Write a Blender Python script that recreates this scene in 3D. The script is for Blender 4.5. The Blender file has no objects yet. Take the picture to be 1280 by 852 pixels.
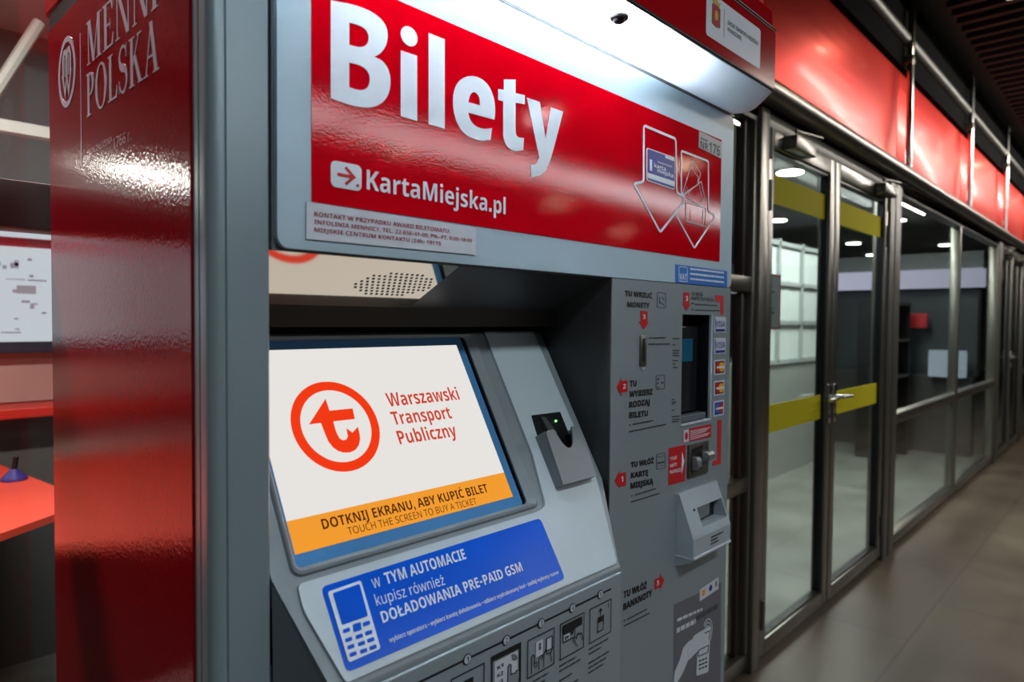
import bpy, bmesh, math, random
from mathutils import Vector, Matrix
from math import radians, sin, cos, pi, sqrt, atan2, tan
random.seed(7)
sc = bpy.context.scene
C = sc.collection

# ------------------------------------------------------------------ camera
FPX, CX, CY = 847.0, 640.0, 426.0
YAW, PITCH, ROLL = radians(43.34), radians(1.74), radians(0.47)
CAM = Vector((0, 0, 1.5))
fw = Vector((cos(YAW)*cos(PITCH), sin(YAW)*cos(PITCH), -sin(PITCH)))
r0 = Vector((sin(YAW), -cos(YAW), 0)); u0 = r0.cross(fw)
RT = r0*cos(ROLL) + u0*sin(ROLL); UP = u0*cos(ROLL) - r0*sin(ROLL)
cd = bpy.data.cameras.new('camera'); cam = bpy.data.objects.new('camera', cd); C.objects.link(cam)
M = Matrix((RT, UP, -fw)).transposed().to_4x4(); M.translation = CAM
cam.matrix_world = M
cd.sensor_width = 36; cd.sensor_fit = 'HORIZONTAL'; cd.lens = 36*FPX/1280
cd.clip_start = 0.02; cd.clip_end = 200
cd.dof.use_dof = True; cd.dof.focus_distance = 1.0; cd.dof.aperture_fstop = 5.0
sc.camera = cam
sc.cycles.sample_clamp_indirect = 0

# ------------------------------------------------------------------ world, exposure, large lights
W = bpy.data.worlds.new('world'); sc.world = W; W.use_nodes = True
bg = W.node_tree.nodes['Background']; bg.inputs[0].default_value = (0.75, 0.85, 1.0, 1); bg.inputs[1].default_value = 0.10
vs = sc.view_settings
vs.view_transform = 'Standard'; vs.look = 'None'; vs.exposure = 0.0; vs.gamma = 1.0
try: vs.use_curve_mapping = False
except Exception: pass

def area(name, loc, rot, sx, sy, watts, col=(1, 1, 1)):
    l = bpy.data.lights.new(name, 'AREA'); l.shape = 'RECTANGLE'; l.size = sx; l.size_y = sy; l.energy = watts; l.color = col
    o = bpy.data.objects.new(name, l); C.objects.link(o); o.location = loc; o.rotation_euler = rot
    return o
HALL_STRIP = 5.5       # emission of the hall's long lamps
HALL_W = 42.0
TUBE = 165.0           # the tube inside the machine's canopy
area('hall_fill_light', (0.2, -1.3, 3.28), (0, 0, 0), 1.2, 0.25, HALL_W, (0.80, 0.94, 1.0))  # unseen fill light without a fixture, added to brighten the machine's front
area('fascia_fill_light', (9.5, -.4, 3.45), (radians(68), 0, 0), 8, .15, 140, (1.0, .93, .86))  # no fixture here: unseen light added to brighten the red fascia
area('hall_fill_light_far', (6.0, -1.3, 3.28), (0, 0, 0), 2.4, 0.25, 30, (1.0, 0.9, 0.78))  # second unseen light, added to brighten the hall farther along
area('kiosk_light', (0.1, 1.75, 2.72), (0, 0, 0), 1.2, 0.12, 80, (0.97, 0.99, 1.0))
area('inner_hall_light', (5.5, 1.95, 2.72), (0, 0, 0), 4.5, .5, 190, (0.95, 1.0, 0.97))

# ------------------------------------------------------------------ materials
def L(c):
    c = c/255.0
    return c/12.92 if c <= .04045 else ((c+.055)/1.055)**2.4
def rgb(r, g, b): return (L(r), L(g), L(b), 1)
MATS = {}
def mat(name, col, rough=.5, metal=0.0, spec=.5, emit=None, es=0, bump=None, coat=0, coat_rough=.05, alpha=1):
    if name in MATS: return MATS[name]
    m = bpy.data.materials.new(name); m.use_nodes = True; nt = m.node_tree; b = nt.nodes['Principled BSDF']
    b.inputs['Base Color'].default_value = col; b.inputs['Roughness'].default_value = rough
    b.inputs['Metallic'].default_value = metal; b.inputs['Specular IOR Level'].default_value = spec
    b.inputs['Coat Weight'].default_value = coat; b.inputs['Coat Roughness'].default_value = coat_rough
    if emit: b.inputs['Emission Color'].default_value = emit; b.inputs['Emission Strength'].default_value = es
    if bump:
        scale, strength, dist, detail = bump[:4]
        tc = nt.nodes.new('ShaderNodeTexCoord'); n = nt.nodes.new('ShaderNodeTexNoise')
        n.inputs['Scale'].default_value = scale; n.inputs['Detail'].default_value = detail
        src = tc.outputs['Object']
        if len(bump) > 4:
            mp = nt.nodes.new('ShaderNodeMapping'); mp.inputs['Scale'].default_value = bump[4]
            nt.links.new(src, mp.inputs[0]); src = mp.outputs[0]
        bp = nt.nodes.new('ShaderNodeBump'); bp.inputs['Strength'].default_value = strength; bp.inputs['Distance'].default_value = dist
        nt.links.new(src, n.inputs['Vector']); nt.links.new(n.outputs['Fac'], bp.inputs['Height']); nt.links.new(bp.outputs[0], b.inputs['Normal'])
        if coat: nt.links.new(bp.outputs[0], b.inputs['Coat Normal'])
    MATS[name] = m
    return m
def vary(m, a, b, scale, detail=3, mapping=(1, 1, 1), lo=.35, hi=.65):
    """wear and dirt: mix two colours by noise"""
    nt = m.node_tree; bs = nt.nodes['Principled BSDF']
    tc = nt.nodes.new('ShaderNodeTexCoord'); mp = nt.nodes.new('ShaderNodeMapping'); mp.inputs['Scale'].default_value = mapping
    n = nt.nodes.new('ShaderNodeTexNoise'); n.inputs['Scale'].default_value = scale; n.inputs['Detail'].default_value = detail
    cr = nt.nodes.new('ShaderNodeValToRGB'); cr.color_ramp.elements[0].color = a; cr.color_ramp.elements[1].color = b
    cr.color_ramp.elements[0].position = lo; cr.color_ramp.elements[1].position = hi
    nt.links.new(tc.outputs['Object'], mp.inputs[0]); nt.links.new(mp.outputs[0], n.inputs['Vector'])
    nt.links.new(n.outputs['Fac'], cr.inputs[0]); nt.links.new(cr.outputs[0], bs.inputs['Base Color'])
    return m
def emis(name, col, s):
    if name in MATS: return MATS[name]
    m = bpy.data.materials.new(name); m.use_nodes = True; nt = m.node_tree; nt.nodes.clear()
    e = nt.nodes.new('ShaderNodeEmission'); e.inputs[0].default_value = col; e.inputs[1].default_value = s
    o = nt.nodes.new('ShaderNodeOutputMaterial'); nt.links.new(e.outputs[0], o.inputs[0]); MATS[name] = m
    return m
def glass(name, tint, base=.05, power=4.0, top=.75, rough=0.0):
    m = bpy.data.materials.new(name); m.use_nodes = True; nt = m.node_tree; nt.nodes.clear(); N = nt.nodes.new
    t = N('ShaderNodeBsdfTransparent'); t.inputs[0].default_value = tint
    g = N('ShaderNodeBsdfGlossy'); g.inputs['Roughness'].default_value = rough; g.inputs[0].default_value = (1, 1, 1, 1)
    lw = N('ShaderNodeLayerWeight'); lw.inputs[0].default_value = .5
    p = N('ShaderNodeMath'); p.operation = 'POWER'; p.inputs[1].default_value = power
    q = N('ShaderNodeMath'); q.operation = 'MULTIPLY_ADD'; q.inputs[1].default_value = top; q.inputs[2].default_value = base
    mx = N('ShaderNodeMixShader'); o = N('ShaderNodeOutputMaterial')
    nt.links.new(lw.outputs['Facing'], p.inputs[0]); nt.links.new(p.outputs[0], q.inputs[0]); nt.links.new(q.outputs[0], mx.inputs[0])
    nt.links.new(t.outputs[0], mx.inputs[1]); nt.links.new(g.outputs[0], mx.inputs[2]); nt.links.new(mx.outputs[0], o.inputs[0])
    MATS[name] = m
    return m

GREY = mat('grey_powder_coat', rgb(140, 148, 153), .34, .15, .5, bump=(900, .05, .0004, 2))
HEADER = mat('header_blue_grey_paint', rgb(174, 194, 206), .34, .0, .5, bump=(900, .05, .0004, 2))
GREYD = mat('grey_frame_paint', rgb(104, 112, 118), .36, .2, .5, bump=(900, .05, .0004, 2))
GREYL = mat('light_grey_panel', rgb(190, 200, 206), .38, .0, .5, bump=(900, .05, .0004, 2))
POST = mat('satin_steel_post', rgb(146, 160, 166), .3, .35, .5, bump=(60, .04, .002, 2))
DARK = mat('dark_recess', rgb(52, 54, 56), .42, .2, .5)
BLACK = mat('black_plastic', rgb(16, 17, 19), .35)
POLISH = mat('polished_steel', rgb(205, 195, 180), .07, 1.0)
STEEL = mat('brushed_steel', rgb(128, 125, 118), .3, .9, bump=(40, .05, .002, 2))
STEELD = mat('dark_brushed_steel', rgb(98, 97, 92), .45, .8)
CHROME = mat('chrome', rgb(205, 205, 200), .15, 1.0)
RED = mat('red_vinyl', rgb(206, 0, 20), .06, 0, .5, bump=(320, .07, .0008, 2))
FILM = mat('red_side_film', rgb(136, 2, 18), .10, 0, .6, bump=(260, .22, .0010, 2))
CANRED = mat('red_gloss_paint', rgb(160, 6, 16), .16, 0, .5, coat=.15, coat_rough=.05, bump=(300, .05, .0006, 2))
WHITE = mat('white_print', rgb(226, 230, 238), .35)
LILAC = mat('pale_foil_lettering', rgb(196, 176, 186), .3, .2)
FAINT = mat('faint_foil_lettering', rgb(150, 110, 116), .3, .2)
INK = mat('black_print', rgb(22, 24, 26), .45)
DINK = mat('grey_print', rgb(64, 68, 72), .45)
STK = mat('white_sticker', rgb(205, 206, 214), .35)
MAROON = mat('maroon_print', rgb(150, 30, 58), .4)
SIGNRED = mat('red_sign_print', rgb(196, 26, 34), .35)
BLUE = mat('blue_sticker', rgb(0, 88, 214), .2, 0, .4, bump=(260, .05, .0008, 2))
NAVY = mat('navy_print', rgb(20, 40, 140), .35)
VATBLUE = mat('bright_blue_print', rgb(30, 110, 200), .35)
PLATE = mat('number_plate_grey', rgb(150, 152, 158), .4)
GOLD = mat('gold_print', rgb(190, 150, 60), .4)
ORANGE = mat('orange_print', rgb(240, 150, 40), .4)
POSTER = mat('grey_purple_poster', rgb(104, 102, 110), .45)
YELLOW = mat('yellow_tape', rgb(182, 172, 14), .8, 0, .15)

# ------------------------------------------------------------------ mesh helpers
ORG = [Vector((0, 0, 0))]
def link(name, me, material, parent=None):
    me.materials.clear(); me.materials.append(material)
    o = bpy.data.objects.new(name, me); C.objects.link(o)
    if parent is not None: o.parent = parent
    else: o.location = ORG[0]
    return o
class MB:
    """collects geometry in world coordinates, links it as one object"""
    def __init__(s): s.bm = bmesh.new()
    def face(s, pts):
        try: return s.bm.faces.new([s.bm.verts.new(Vector(p)) for p in pts])
        except ValueError: return None
    def box(s, a, b, bev=0, seg=2):
        t = bmesh.new(); bmesh.ops.create_cube(t, size=1)
        for v in t.verts: v.co = Vector([(a[i]+b[i])/2 + v.co[i]*abs(b[i]-a[i]) for i in range(3)])
        if bev: bmesh.ops.bevel(t, geom=list(t.edges), offset=bev, segments=seg, affect='EDGES', profile=.5)
        return s.merge(t)
    def merge(s, t):
        mp = {v: s.bm.verts.new(v.co) for v in t.verts}
        for f in t.faces:
            try: s.bm.faces.new([mp[v] for v in f.verts])
            except ValueError: pass
        t.free(); return s
    def prism(s, bottom, top, cap0=True, cap1=True):
        A = [s.bm.verts.new(Vector(p)) for p in bottom]; B = [s.bm.verts.new(Vector(p)) for p in top]; n = len(A)
        for i in range(n):
            s.bm.faces.new([A[i], A[(i+1) % n], B[(i+1) % n], B[i]])
        if cap0: s.bm.faces.new(A[::-1])
        if cap1: s.bm.faces.new(B)
        return s
    def tube(s, pts, r, n=12, caps=True):
        pts = [Vector(p) for p in pts]; rings = []
        for i, p in enumerate(pts):
            d = (pts[min(i+1, len(pts)-1)] - pts[max(i-1, 0)]).normalized()
            a = Vector((0, 0, 1)) if abs(d.z) < .9 else Vector((1, 0, 0))
            x = d.cross(a).normalized(); y = d.cross(x)
            rr_ = r[i] if isinstance(r, (list, tuple)) else r
            rings.append([s.bm.verts.new(p + x*rr_*cos(2*pi*k/n) + y*rr_*sin(2*pi*k/n)) for k in range(n)])
        for A, B in zip(rings, rings[1:]):
            for k in range(n): s.bm.faces.new([A[k], A[(k+1) % n], B[(k+1) % n], B[k]])
        if caps: s.bm.faces.new(rings[0][::-1]); s.bm.faces.new(rings[-1])
        return s
    def lathe(s, c, axis, prof, n=24):
        """prof: list of (r, h) along axis from c"""
        axis = Vector(axis).normalized(); a = Vector((0, 0, 1)) if abs(axis.z) < .9 else Vector((1, 0, 0))
        x = axis.cross(a).normalized(); y = axis.cross(x); c = Vector(c)
        return s.tube_rings([[c + axis*h + (x*cos(2*pi*k/n) + y*sin(2*pi*k/n))*r for k in range(n)] for r, h in prof])
    def tube_rings(s, rings):
        R = [[s.bm.verts.new(p) for p in ring] for ring in rings]; n = len(R[0])
        for A, B in zip(R, R[1:]):
            for k in range(n): s.bm.faces.new([A[k], A[(k+1) % n], B[(k+1) % n], B[k]])
        s.bm.faces.new(R[0][::-1]); s.bm.faces.new(R[-1]); return s
    def build(s, name, material, parent=None, smooth=False, bev=0, seg=2):
        bm = s.bm
        if bev: bmesh.ops.bevel(bm, geom=[e for e in bm.edges if len(e.link_faces) == 2 and e.calc_face_angle(0) > .5], offset=bev, segments=seg, affect='EDGES', profile=.5)
        bmesh.ops.recalc_face_normals(bm, faces=list(bm.faces))
        for v in bm.verts: v.co -= ORG[0]
        me = bpy.data.meshes.new(name); bm.to_mesh(me); bm.free()
        if smooth:
            for p in me.polygons: p.use_smooth = True
            try: me.set_sharp_from_angle(angle=radians(38))
            except Exception: pass
        return link(name, me, material, parent)
def thing(name, label, cat, loc, group=None, kind=None):
    o = bpy.data.objects.new(name, None); C.objects.link(o); o.location = loc; o.empty_display_size = .1
    ORG[0] = Vector(loc)
    return tag(o, label, cat, group, kind)
def tag(o, label=None, cat=None, group=None, kind=None):
    if label: o['label'] = label
    if cat: o['category'] = cat
    if group: o['group'] = group
    if kind: o['kind'] = kind
    return o
def world(): ORG[0] = Vector((0, 0, 0))

class Plane:
    """a flat surface of the place: origin, two axes, outward normal"""
    def __init__(s, o, U, V, N): s.o, s.U, s.V, s.N = Vector(o), Vector(U), Vector(V), Vector(N)
    def off(s, w): return Plane(s.o + s.N*w, s.U, s.V, s.N)
    def p(s, u, v, w=0): return s.o + s.U*u + s.V*v + s.N*w
    def at(s, x, y):
        q = fw*FPX + RT*(x-CX) - UP*(y-CY)
        h = CAM + q*(((s.o-CAM).dot(s.N))/q.dot(s.N)) - s.o
        return (h.dot(s.U), h.dot(s.V))
    def ats(s, pts): return [s.at(*p) for p in pts]
def rrect(u0, v0, u1, v1, r=0, n=5):
    if r <= 0: return [(u0, v0), (u1, v0), (u1, v1), (u0, v1)]
    out = []
    for cx, cy, a in ((u1-r, v0+r, -90), (u1-r, v1-r, 0), (u0+r, v1-r, 90), (u0+r, v0+r, 180)):
        for k in range(n+1):
            t = radians(a + 90*k/n); out.append((cx + r*cos(t), cy + r*sin(t)))
    return out
def ellipse(cu, cv, ru, rv, n=32, a0=0, a1=360):
    full = abs(a1-a0) >= 360
    m = n if full else n+1
    return [(cu + ru*cos(radians(a0+(a1-a0)*k/n)), cv + rv*sin(radians(a0+(a1-a0)*k/n))) for k in range(m)]
def rounded(pts, r, n=4):
    """round the corners of a closed loop"""
    out = []; m = len(pts)
    for i in range(m):
        p = Vector(pts[i]); a = Vector(pts[i-1]) - p; b = Vector(pts[(i+1) % m]) - p
        rr_ = min(r[i] if isinstance(r, (list, tuple)) else r, a.length*.45, b.length*.45)
        if rr_ < 1e-6: out.append(tuple(p)); continue
        s = p + a.normalized()*rr_; e = p + b.normalized()*rr_
        for k in range(n+1):
            t = k/n; q = s*(1-t)**2 + p*2*t*(1-t) + e*t*t; out.append((q.x, q.y))
    return out
def stroke(pts, w, closed=False):
    """polyline of width w as a list of quads"""
    out = []; P = [Vector(p) for p in pts]; n = len(P); L_, R_ = [], []
    for i in range(n):
        if closed: a, b = P[i-1], P[(i+1) % n]
        else: a, b = P[max(i-1, 0)], P[min(i+1, n-1)]
        d1 = (P[i]-a); d2 = (b-P[i])
        if d1.length < 1e-9: d1 = d2
        if d2.length < 1e-9: d2 = d1
        d1.normalize(); d2.normalize()
        nn = Vector((-(d1+d2).y, (d1+d2).x))
        if nn.length < 1e-6: nn = Vector((-d1.y, d1.x))
        nn.normalize(); k = 1/max(.5, nn.dot(Vector((-d1.y, d1.x))))
        L_.append(P[i]+nn*w/2*k); R_.append(P[i]-nn*w/2*k)
    for i in range(n if closed else n-1):
        j = (i+1) % n; out.append([tuple(L_[i]), tuple(R_[i]), tuple(R_[j]), tuple(L_[j])])
    return out
def ring(outer, inner):
    n = len(outer); return [[outer[i], outer[(i+1) % n], inner[(i+1) % n], inner[i]] for i in range(n)]
def decal(name, pl, loops, material, parent, w=.0006, t=.0004):
    """printed film: flat shapes lying on a surface, t thick"""
    mb = MB()
    for k_, lp in enumerate(loops):
        ar = sum(lp[i][0]*lp[(i+1) % len(lp)][1]-lp[(i+1) % len(lp)][0]*lp[i][1] for i in range(len(lp)))
        if abs(ar) < 1e-12: continue
        if ar < 0: lp = lp[::-1]
        e = (k_ % 7)*.00003
        mb.prism([pl.p(u, v, w) for u, v in lp], [pl.p(u, v, w+t+e) for u, v in lp], cap0=False)
    return mb.build(name, material, parent)
_fc = bpy.data.curves.new('type', 'FONT'); _fo = bpy.data.objects.new('type', _fc); C.objects.link(_fo)
_gc = {}
PUNCT = {'.': [(0, 0, 1, 1)], ',': [(0, -.12, .8, 1.7)], '-': [(0, .24, 1.7, .8)], ':': [(0, 0, 1, 1), (0, .40, 1, 1)], '*': [(0, .22, 1.5, 1.5)]}
def _raw(s):
    _fc.body = s; _fc.resolution_u = 4
    dg = bpy.context.evaluated_depsgraph_get(); dg.update()
    me = bpy.data.meshes.new_from_object(_fo.evaluated_get(dg))
    V = [(v.co.x, v.co.y) for v in me.vertices]; F = [list(p.vertices) for p in me.polygons]
    bpy.data.meshes.remove(me)
    return V, F
def sans(ch, heavy):
    """the sans-serif letter forms of the mathematical alphabet, regular or bold"""
    if 'A' <= ch <= 'Z': return chr((0x1D5D4 if heavy else 0x1D5A0) + ord(ch)-65)
    if 'a' <= ch <= 'z': return chr((0x1D5EE if heavy else 0x1D5BA) + ord(ch)-97)
    if '0' <= ch <= '9': return chr((0x1D7EC if heavy else 0x1D7E2) + ord(ch)-48)
    return ch
MARK = {'ó': 'o/', 'Ó': 'O/', 'ć': 'c/', 'Ć': 'C/', 'ń': 'n/', 'Ń': 'N/', 'ś': 's/', 'Ś': 'S/', 'ź': 'z/', 'Ź': 'Z/', 'ż': 'z.', 'Ż': 'Z.', 'ł': 'l-', 'Ł': 'L-', 'ą': 'a,', 'Ą': 'A,', 'ę': 'e,', 'Ę': 'E,'}
def glyph(ch, heavy):
    """verts, faces and advance of one letter, Polish marks drawn on"""
    if (ch, heavy) in _gc: return _gc[ch, heavy]
    base, mk = MARK.get(ch, ch+' ')
    g_ = sans(base, heavy); ref = sans('H', heavy)
    if '_r' not in _gc: _gc['_r'] = {}
    if heavy not in _gc['_r']: _gc['_r'][heavy] = max(v[0] for v in _raw(ref)[0])
    adv = max(v[0] for v in _raw(g_+ref)[0]) - _gc['_r'][heavy] if base != ' ' else .26
    V, F = _raw(g_) if base != ' ' else ([], [])
    V = list(V); F = [list(f) for f in F]
    def poly(p):
        i = len(V); V.extend(p); F.append(list(range(i, i+len(p))))
    if V:
        x0, x1 = min(v[0] for v in V), max(v[0] for v in V); cx = (x0+x1)/2; t = .714 if base.isupper() else .546; k = 1.0 if heavy else .6
        if mk == '/': poly([(cx-.06, t+.06), (cx+.02*k, t+.06), (cx+.06+.10*k, t+.20), (cx+.02, t+.20)])
        if mk == '.': poly([(cx+.075*k**.5*cos(pi*j/6), t+.13+.075*k**.5*sin(pi*j/6)) for j in range(12)])
        if mk == '-':
            if base == 'l': poly([(x0-.09, .27), (x1+.09, .41), (x1+.09, .41+.11*k), (x0-.09, .27+.11*k)])
            else: poly([(x0-.07, .23), (x0+.34, .42), (x0+.34, .42+.12*k), (x0-.07, .23+.12*k)])
        if mk == ',':
            xe = x1-.10
            poly([(xe-.04, .02), (xe-.10, -.08), (xe-.09, -.16), (xe-.02, -.20), (xe+.06, -.19), (xe+.06, -.19+.07*k), (xe+.01, -.13), (xe, -.08), (xe+.06, .02)])
    if ch in PUNCT:                                            # plain dots and bars drawn to weight
        V, F = [], []; d_ = .155 if heavy else .10
        for x, y, w_, h_ in PUNCT[ch]: poly([(x+.06, y), (x+.06+d_*w_, y), (x+.06+d_*w_, y+d_*h_), (x+.06, y+d_*h_)])
        adv = .12 + d_*max(p_[0]/.155+p_[2] for p_ in PUNCT[ch])
    _gc[ch, heavy] = (V, F, adv)
    return _gc[ch, heavy]
def glyphs(s, bold=0):
    V, F = [], []; x = 0
    for ch in s:
        v, f, adv = glyph(ch, bold > .001)
        i = len(V); V += [(a+x, b) for a, b in v]; F += [[j+i for j in q_] for q_ in f]; x += adv
    return V, F
BOLD = ((-1, -1), (0, -1), (1, -1), (-1, 0), (0, 0), (1, 0), (-1, 1), (0, 1), (1, 1))
def filled(loops):
    """flat fill of closed loops, inner loops become holes; returns verts and faces"""
    cu_ = bpy.data.curves.new('fill', 'CURVE'); cu_.dimensions = '2D'; cu_.fill_mode = 'FRONT'
    for lp in loops:
        sp_ = cu_.splines.new('POLY'); sp_.points.add(len(lp)-1); sp_.use_cyclic_u = True
        for p_, (x, y) in zip(sp_.points, lp): p_.co = (x, y, 0, 1)
    ob = bpy.data.objects.new('fill', cu_); C.objects.link(ob)
    dg = bpy.context.evaluated_depsgraph_get(); dg.update()
    me = bpy.data.meshes.new_from_object(ob.evaluated_get(dg))
    V = [(v.co.x, v.co.y) for v in me.vertices]; F = [list(p.vertices) for p in me.polygons]
    bpy.data.meshes.remove(me); bpy.data.objects.remove(ob); bpy.data.curves.remove(cu_)
    return V, F
def spline(pts, n=5):
    """closed smooth outline; a third value 1 marks a sharp corner"""
    m = len(pts); out = []
    P = [(p[0], p[1]) for p in pts]; K = [len(p) > 2 for p in pts]
    for i in range(m):
        j = (i+1) % m
        p1, p2 = Vector(P[i]), Vector(P[j])
        if K[i] and K[j]: out.append(P[i]); continue
        p0 = p1*2-p2 if K[i] else Vector(P[i-1]); p3 = p2*2-p1 if K[j] else Vector(P[(j+1) % m])
        for k in range(n):
            t = k/n
            q_ = .5*((2*p1) + (p2-p0)*t + (2*p0-5*p1+4*p2-p3)*t*t + (3*p1-p0-3*p2+p3)*t**3); out.append((q_.x, q_.y))
    return out
CAP = .714
def text(name, items, pl, material, parent, w=.0012):
    """items: (string, baseline-left, baseline-right, cap-top-left, bold) in photo pixels, or uv with a True sixth"""
    mb = MB()
    for it in items:
        s, bl, br, tl, bold = it[:5]
        if len(it) < 6: bl, br, tl = pl.at(*bl), pl.at(*br), pl.at(*tl)
        V, F = glyphs(s, bold)
        if not V: continue
        x0 = min(v[0] for v in V); x1 = max(v[0] for v in V)
        sx = (br[0]-bl[0])/(x1-x0); sy = (tl[1]-bl[1])/CAP
        sl = (br[1]-bl[1])/max(1e-9, br[0]-bl[0]) if abs(br[0]-bl[0]) > 1e-9 else 0
        ex = max(0, bold-.03)                                   # extra weight beyond the bold face: copies a hair apart
        for kk, (dx, dy) in enumerate(((0, 0), (-1, -1), (1, 1), (1, -1), (-1, 1)) if ex > .001 else ((0, 0),)):
            vv = [mb.bm.verts.new(pl.p(bl[0]+(x-x0+dx*ex)*sx, bl[1]+(y+dy*ex)*sy + (x-x0)*sx*sl, w+kk*.00004)) for x, y in V]
            for f in F:
                try: mb.bm.faces.new([vv[i] for i in f])
                except ValueError: pass
    bm = mb.bm
    for v in bm.verts: v.co -= ORG[0]
    bm.normal_update()
    for f in bm.faces:
        if f.normal.dot(pl.N) < 0: f.normal_flip()
    me = bpy.data.meshes.new(name); bm.to_mesh(me); bm.free()
    return link(name, me, material, parent)
def dashes(u0, u1, v, h, slope=0, seed=0, lo=.006, hi=.02):
    """illegible fine print: word-length bars"""
    rnd = random.Random(seed); out = []; u = u0
    while u < u1-1e-4:
        l = min(rnd.uniform(lo, hi), u1-u); a = v+(u-u0)*slope; b = v+(u+l-u0)*slope
        out.append([(u, a), (u+l, b), (u+l, b+h), (u, a+h)]); u += l + lo*.35
    return out

# ------------------------------------------------------------------ the setting
WY = 1.25                                             # plane of the glass front
def struct(name, mb, m, parent=None, label=None, **k):
    o = mb.build(name, m, parent, **k)
    if parent is None: tag(o, label, None, None, 'structure')
    return o
# large worn stone tiles with thin joints
FLOOR = mat('stone_floor_tiles', rgb(112, 103, 94), .42)
def tile_floor(m, size, a, b, joint):
    nt = m.node_tree; N = nt.nodes.new; lk = nt.links.new; bs = nt.nodes['Principled BSDF']
    tc = N('ShaderNodeTexCoord'); br = N('ShaderNodeTexBrick'); br.offset = .5
    br.inputs['Scale'].default_value = 1.0; br.inputs['Mortar Size'].default_value = .006; br.inputs['Brick Width'].default_value = size*1.5; br.inputs['Row Height'].default_value = size
    br.inputs['Color1'].default_value = a; br.inputs['Color2'].default_value = b; br.inputs['Mortar'].default_value = joint
    n = N('ShaderNodeTexNoise'); n.inputs['Scale'].default_value = 2.2; n.inputs['Detail'].default_value = 5
    mx = N('ShaderNodeMixRGB'); mx.blend_type = 'OVERLAY'; mx.inputs[0].default_value = .55
    lk(tc.outputs['Object'], br.inputs['Vector']); lk(tc.outputs['Object'], n.inputs['Vector'])
    lk(br.outputs['Color'], mx.inputs[1]); lk(n.outputs['Fac'], mx.inputs[2]); lk(mx.outputs[0], bs.inputs['Base Color'])
    rr_ = N('ShaderNodeMath'); rr_.operation = 'MULTIPLY_ADD'; rr_.inputs[1].default_value = .25; rr_.inputs[2].default_value = .28
    lk(n.outputs['Fac'], rr_.inputs[0]); lk(rr_.outputs[0], bs.inputs['Roughness'])
tile_floor(FLOOR, .8, rgb(84, 73, 60), rgb(75, 65, 53), rgb(62, 54, 45))
INFLOOR = mat('inner_floor', rgb(150, 152, 146), .4)
tile_floor(INFLOOR, .6, rgb(118, 120, 114), rgb(112, 114, 108), rgb(96, 98, 94))
CEIL = mat('dark_ceiling', rgb(17, 16, 15), .55)
RIB = mat('dark_ceiling_rib', rgb(15, 15, 14), .55, .0)
INCEIL = mat('inner_ceiling', rgb(178, 180, 178), .7)
WALLG = mat('hall_wall', rgb(92, 92, 90), .6)
WALLP = mat('inner_back_wall', rgb(146, 150, 146), .6)
KWALL = mat('kiosk_wall_grey', rgb(122, 130, 130), .6)
KPINK = mat('kiosk_counter_front_pink', rgb(190, 142, 132), .5)
KDARK = mat('kiosk_dark_grey', rgb(66, 64, 62), .5)
GLASS = glass('facade_glass', (.80, .84, .82, 1), .04, 4.5, .62)
GLASSK = glass('kiosk_glass', (.90, .92, .90, 1), .03, 5, .5)
FASC = mat('red_fascia_metal', rgb(250, 58, 40), .36, .6, .3, coat=.12, coat_rough=.14, bump=(3.0, .10, .02, 2, (.35, 1, 6)))
BEAM = mat('shaded_brown_transom', rgb(92, 68, 64), .35, .5)  # frame colour holds the shade and the red reflected from the machine

struct('floor', MB().box((-8, -8, -.1), (26, 1.31, 0)), FLOOR, label='worn brown grey stone tile floor of the station hall')
struct('floor_inside', MB().box((-8, 1.312, -.1), (26, 8, 0)), INFLOOR, label='pale grey tile floor behind the glass front')
struct('ceiling', MB().box((-8, -8, 3.62), (26, 1.31, 3.72)), CEIL, label='dark ceiling above the station hall')
mb = MB()
for i in range(150):
    x = 1.2 + i*.16
    mb.box((x, -2.4, 3.50), (x+.05, 1.0, 3.56))
struct('ceiling_ribs', mb, RIB, label='dark metal ribs hanging under the hall ceiling')
struct('ceiling_inside', MB().box((-8, 1.32, 2.76), (26, 8, 2.84)), INCEIL, label='grey ceiling behind the glass front')
struct('wall_back', MB().box((2.0, 7.0, 0), (26, 7.1, 2.78)), WALLP, label='pale back wall of the hall behind the glass')
struct('wall_front', MB().box((-8, -7.6, 0), (26, -7.5, 3.62)), WALLG, label='grey wall across the station hall')
struct('wall_right', MB().box((25.9, -7.5, 0), (26, 7, 3.62)), WALLG, label='grey end wall of the passage')

# glass front: posts, rails, panes
def frame_bits(name, boxes, m, label, bev=.004):
    mb = MB()
    for a, b in boxes: mb.box(a, b, bev)
    return struct(name, mb, m, label=label, smooth=True)
Y0, Y1 = 1.215, 1.285
def window(n, x0, x1, ztop, label, transom=(.835, .90), sill=(.03, .09), m=STEEL, g=None, extra=(), jamb=.03):
    world()
    w = bpy.data.objects.new('window_%d' % n, None); C.objects.link(w); tag(w, label, None, None, 'structure')
    mb = MB()
    mb.box((x0, Y0, sill[0]), (x1, Y1, sill[1]), .004); mb.box((x0, Y0, ztop-.05), (x1, Y1, ztop), .004)
    mb.box((x0, Y0, sill[1]), (x0+jamb, Y1, ztop-.05), .004); mb.box((x1-jamb, Y0, sill[1]), (x1, Y1, ztop-.05), .004)
    mb.build('window_frame', m, w, smooth=True)
    for z0, z1 in (transom,)+tuple(extra): MB().box((x0+jamb, Y0, z0), (x1-jamb, Y1, z1), .004).build('transom', m, w, smooth=True)
    zs = [sill[1]]
    for z0, z1 in sorted((transom,)+tuple(extra)): zs += [z0, z1]
    zs.append(ztop-.05)
    for z0, z1 in zip(zs[::2], zs[1::2]):
        MB().box((x0+jamb, 1.247, z0), (x1-jamb, 1.253, z1)).build('pane', g or GLASS, w)
    return w
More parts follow.
